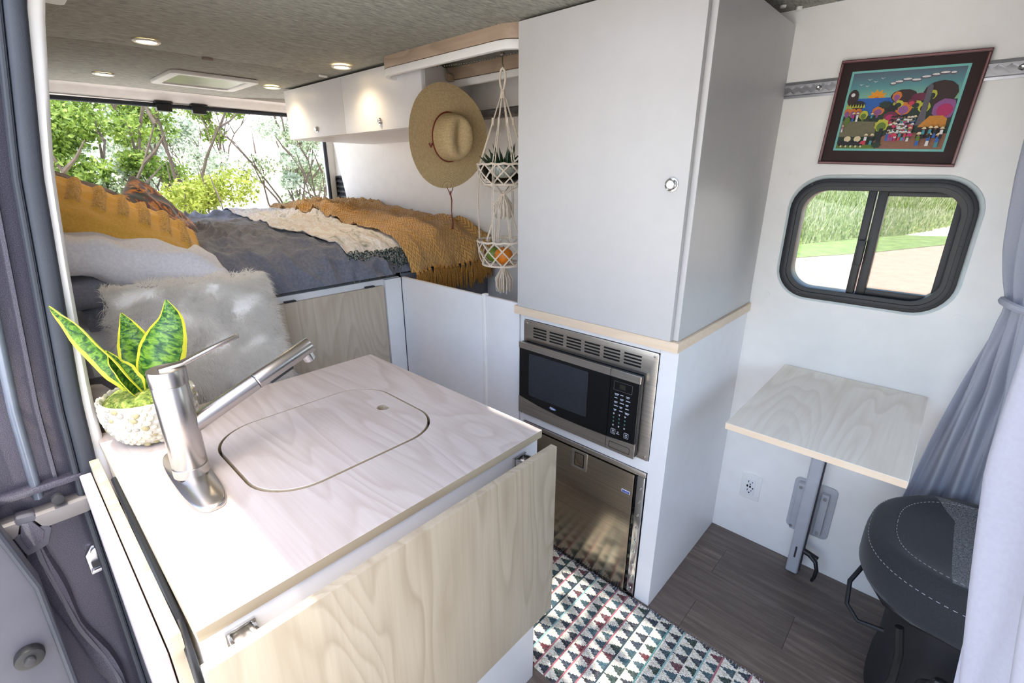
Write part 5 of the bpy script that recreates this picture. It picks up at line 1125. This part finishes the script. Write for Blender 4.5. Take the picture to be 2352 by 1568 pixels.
rgm = MB(); rgm.grid(lambda u, v: (-1.42+1.80*u, .862+.446*v+.0025*nz(u*30, v, 2)*(v > .98), .006+.0015*nz(u*7, v*4)), 60, 16); rgm.solid(.005); rgm.out('weave', RUG, RU, smooth=60)
fr_ = MB()
for k in range(150):
    x = -1.41+.012*k; L_ = random.uniform(.006, .014); fr_.tube([(x, 1.300, .007), (x+random.uniform(-.004, .004), 1.306+L_*.4, .008), (x+random.uniform(-.005, .005), 1.304+L_, .002)], .0017, 4)
fr_.out('edge_threads', DARKGREY, RU, kind='stuff')
# ------------------------------------------------------------------ driver seat
SE = thing('driver_seat', (.25, 1.6, 0), 'black fabric driver seat swivelled towards the living area, at the lower right', 'seat')
def plan(a, k, ins=0):
    ca, sa = math.cos(a), math.sin(a); e = 2/2.7
    return (.29+(.305-ins)*math.copysign(abs(ca)**e, ca), 1.595+(.268-ins)*math.copysign(abs(sa)**e, sa))
cu = MB(); rgs = []
for ins, z in ((.045, .415), (.012, .425), (.0, .45), (.0, .49), (.004, .515), (.016, .535), (.038, .548), (.06, .551), (.075, .548), (.10, .545), (.15, .543), (.21, .541), (.25, .540)):
    rg = []
    for k in range(64):
        a = 2*pi*k/64; x, y = plan(a, 0, ins); zz = z+(.018*sst(.1, .26, abs(y-1.595))*(ins > .03)+.02*sst(.2, .5, x)*(ins > .02)) ; rg.append((x, y, zz))
    rgs.append(rg)
cu.loft(rgs)
cu.out('seat_cushion', SEATM, SE, smooth=60)
def stitch(ins, z, a0, a1, nm='stitching'):
    m = MB(); A = np.linspace(a0, a1, 110)
    for i in range(0, 109, 2):
        p = plan(A[i], 0, ins); q_ = plan(A[i+1], 0, ins)
        def zz(pp): return z+(.018*sst(.1, .26, abs(pp[1]-1.595))*(ins > .03)+.02*sst(.2, .5, pp[0])*(ins > .02))
        m.tube([(*p, zz(p)), (*q_, zz(q_))], .0009, 4)
    m.out(nm, STITCH, SE)
stitch(.067, .5515, .45*pi, 1.55*pi); stitch(.008, .524, .62*pi, 1.55*pi)
ped = MB(); rg2 = []
for z, k in ((.0, .93), (.05, .93), (.12, .90), (.30, .92), (.40, .95), (.42, .95)):
    rg2.append([(.32+(x-.29)*k*.93, 1.61+(y-1.595)*k*.9, z) for x, y in [plan(2*pi*j/40, 0, .03) for j in range(40)]])
ped.loft(rg2); ped.out('pedestal', SATIN, SE, smooth=50)
MB().tube([(.13, 1.375, .418), (.075, 1.40, .418), (.04, 1.46, .418), (.03, 1.52, .418), (.03, 1.62, .418)], .013, 8).out('frame_tube', BLACK, SE)
MB().tube([(.60, 1.362, .418), (.35, 1.362, .418), (.13, 1.372, .418), (.075, 1.40, .418)], .012, 8).out('side_rail', BLACK, SE)
MB().tube([(.015, 1.56, .41), (-.012, 1.50, .355), (-.004, 1.455, .31), (.03, 1.43, .29), (.09, 1.43, .30)], .0065, 8).out('adjust_bar', BLACK, SE)
MB().tube([(.11, 1.352, .40), (.125, 1.345, .33), (.13, 1.35, .24), (.125, 1.38, .16)], .010, 8).out('adjust_bar', BLACK, SE)
kb = [(.001, .030), (.052, .030), (.056, .027), (.058, .018)]
m = MB(); rgk = []
for r_, h_ in ((.060, 0), (.066, .012), (.066, .022), (.058, .028), (.044, .029), (.040, .026), (.002, .027)):
    rgk.append([Vector((.235+(r_*(1+(.07*math.cos(9*a) if .05 < r_ else 0)))*math.cos(a), 1.335-h_, .27+(r_*(1+(.07*math.cos(9*a) if .05 < r_ else 0)))*math.sin(a))) for a in np.linspace(0, 2*pi, 54, endpoint=False)])
m.loft(rgk); m.out('adjuster_knob', BLACK, SE, smooth=50)
for o_ in (0, .035): MB().box(.12+o_, .135+o_, 1.35, 1.66, .002, .03+o_*.2).out('seat_rail', ALU, SE, bevel=.002)
cushion('backrest', frame((.66, 1.6, .86), (0, 1, 0), (.22, 0, 1)), .25, .34, .09, SEATS, '', parent=SE)
# ------------------------------------------------------------------ curtains
def curtain(name, label, zs, L, Rr, folds, amp, mat, nv=70, parent=None, tie=None):
    o = thing(name, (L[len(L)//2][0], L[len(L)//2][1], min(zs)), label, 'curtain', 'grey cab curtains'); m = MB()
    def f(u, v):
        z = zs[0]+(zs[-1]-zs[0])*u
        zz = zs[::-1] if zs[0] > zs[-1] else zs; ix = [p[0] for p in (L[::-1] if zs[0] > zs[-1] else L)]; iy = [p[1] for p in (L[::-1] if zs[0] > zs[-1] else L)]
        jx = [p[0] for p in (Rr[::-1] if zs[0] > zs[-1] else Rr)]; jy = [p[1] for p in (Rr[::-1] if zs[0] > zs[-1] else Rr)]
        a = Vector((interp(z, zz, ix), interp(z, zz, iy))); b_ = Vector((interp(z, zz, jx), interp(z, zz, jy))); d_ = b_-a; w_ = d_.length; nn = Vector((-d_.y, d_.x)).normalized() if w_ > 1e-6 else Vector((1, 0))
        A_ = amp*interp(w_, [.03, .12, .3], [.35, .9, 1.0])
        p = a+d_*v+nn*A_*(math.sin(v*folds*2*pi+.9*math.sin(u*5))+.35*math.sin(v*folds*4.3*pi+u*6))
        return (p.x, p.y, z)
    m.grid(f, 60, nv); m.solid(.002); m.out('cloth', mat, o, smooth=80)
    return o
zs = [1.95, 1.775, 1.5, 1.32, 1.22, 1.17, 1.12, 1.0, .915, .7, .5, .35]
CL = curtain('cab_curtain', 'grey curtain tied back against the wall, right of the side window', zs,
     [(.05, 1.90), (.05, 1.88), (.075, 1.88), (.10, 1.87), (.125, 1.83), (.135, 1.81), (.128, 1.83), (.115, 1.87), (.105, 1.895), (.078, 1.905), (.058, 1.908), (.04, 1.908)],
     [(.14, 1.35), (.15, 1.40), (.16, 1.50), (.17, 1.66), (.175, 1.74), (.172, 1.76), (.18, 1.77), (.195, 1.81), (.21, 1.84), (.225, 1.875), (.235, 1.89), (.24, 1.895)], 3.0, .02, CURT)
MB().tube([(.153+.032*math.cos(a), 1.785+.042*math.sin(a), 1.175-.01*math.cos(a)) for a in np.linspace(0, 2*pi, 20, endpoint=False)], .010, 8, closed=True).out('tie_band', CURT, CL)
zs2 = [1.90, 1.60, 1.36, 1.19, 1.0, .85, .6, .3]
curtain('cab_curtain', 'pale curtain edge close to the camera, along the lower right border', zs2,
     [(.12, .66), (.085, .76), (.078, .80), (.085, .79), (.112, .735), (.13, .67), (.15, .60), (.16, .59)], [(.24, .12)]*8, 5, .018, CURTW, nv=90)
MB().box(.05, .09, .2, 1.9, 1.955, 1.975).out('curtain_rail', GREYM, label='thin grey curtain rail on the ceiling above the seats', category='curtain rail', bevel=.003)
# cab door pull on driver side
DP = thing('door_pull', (.55, 1.9, .6), 'dark door pull on the olive door panel, seen past the curtains', 'door handle')
MB().box(.27, .75, 1.905, YW-.0005, .60, .63).out('armrest', plain('beige_armrest', (186, 184, 160), .6), DP, bevel=.008)
MB().prism(rrect(.262, .30, .66, .73, .015), 'y', 1.915, YW-.0005).out('handle', BLACK, DP, bevel=.004)
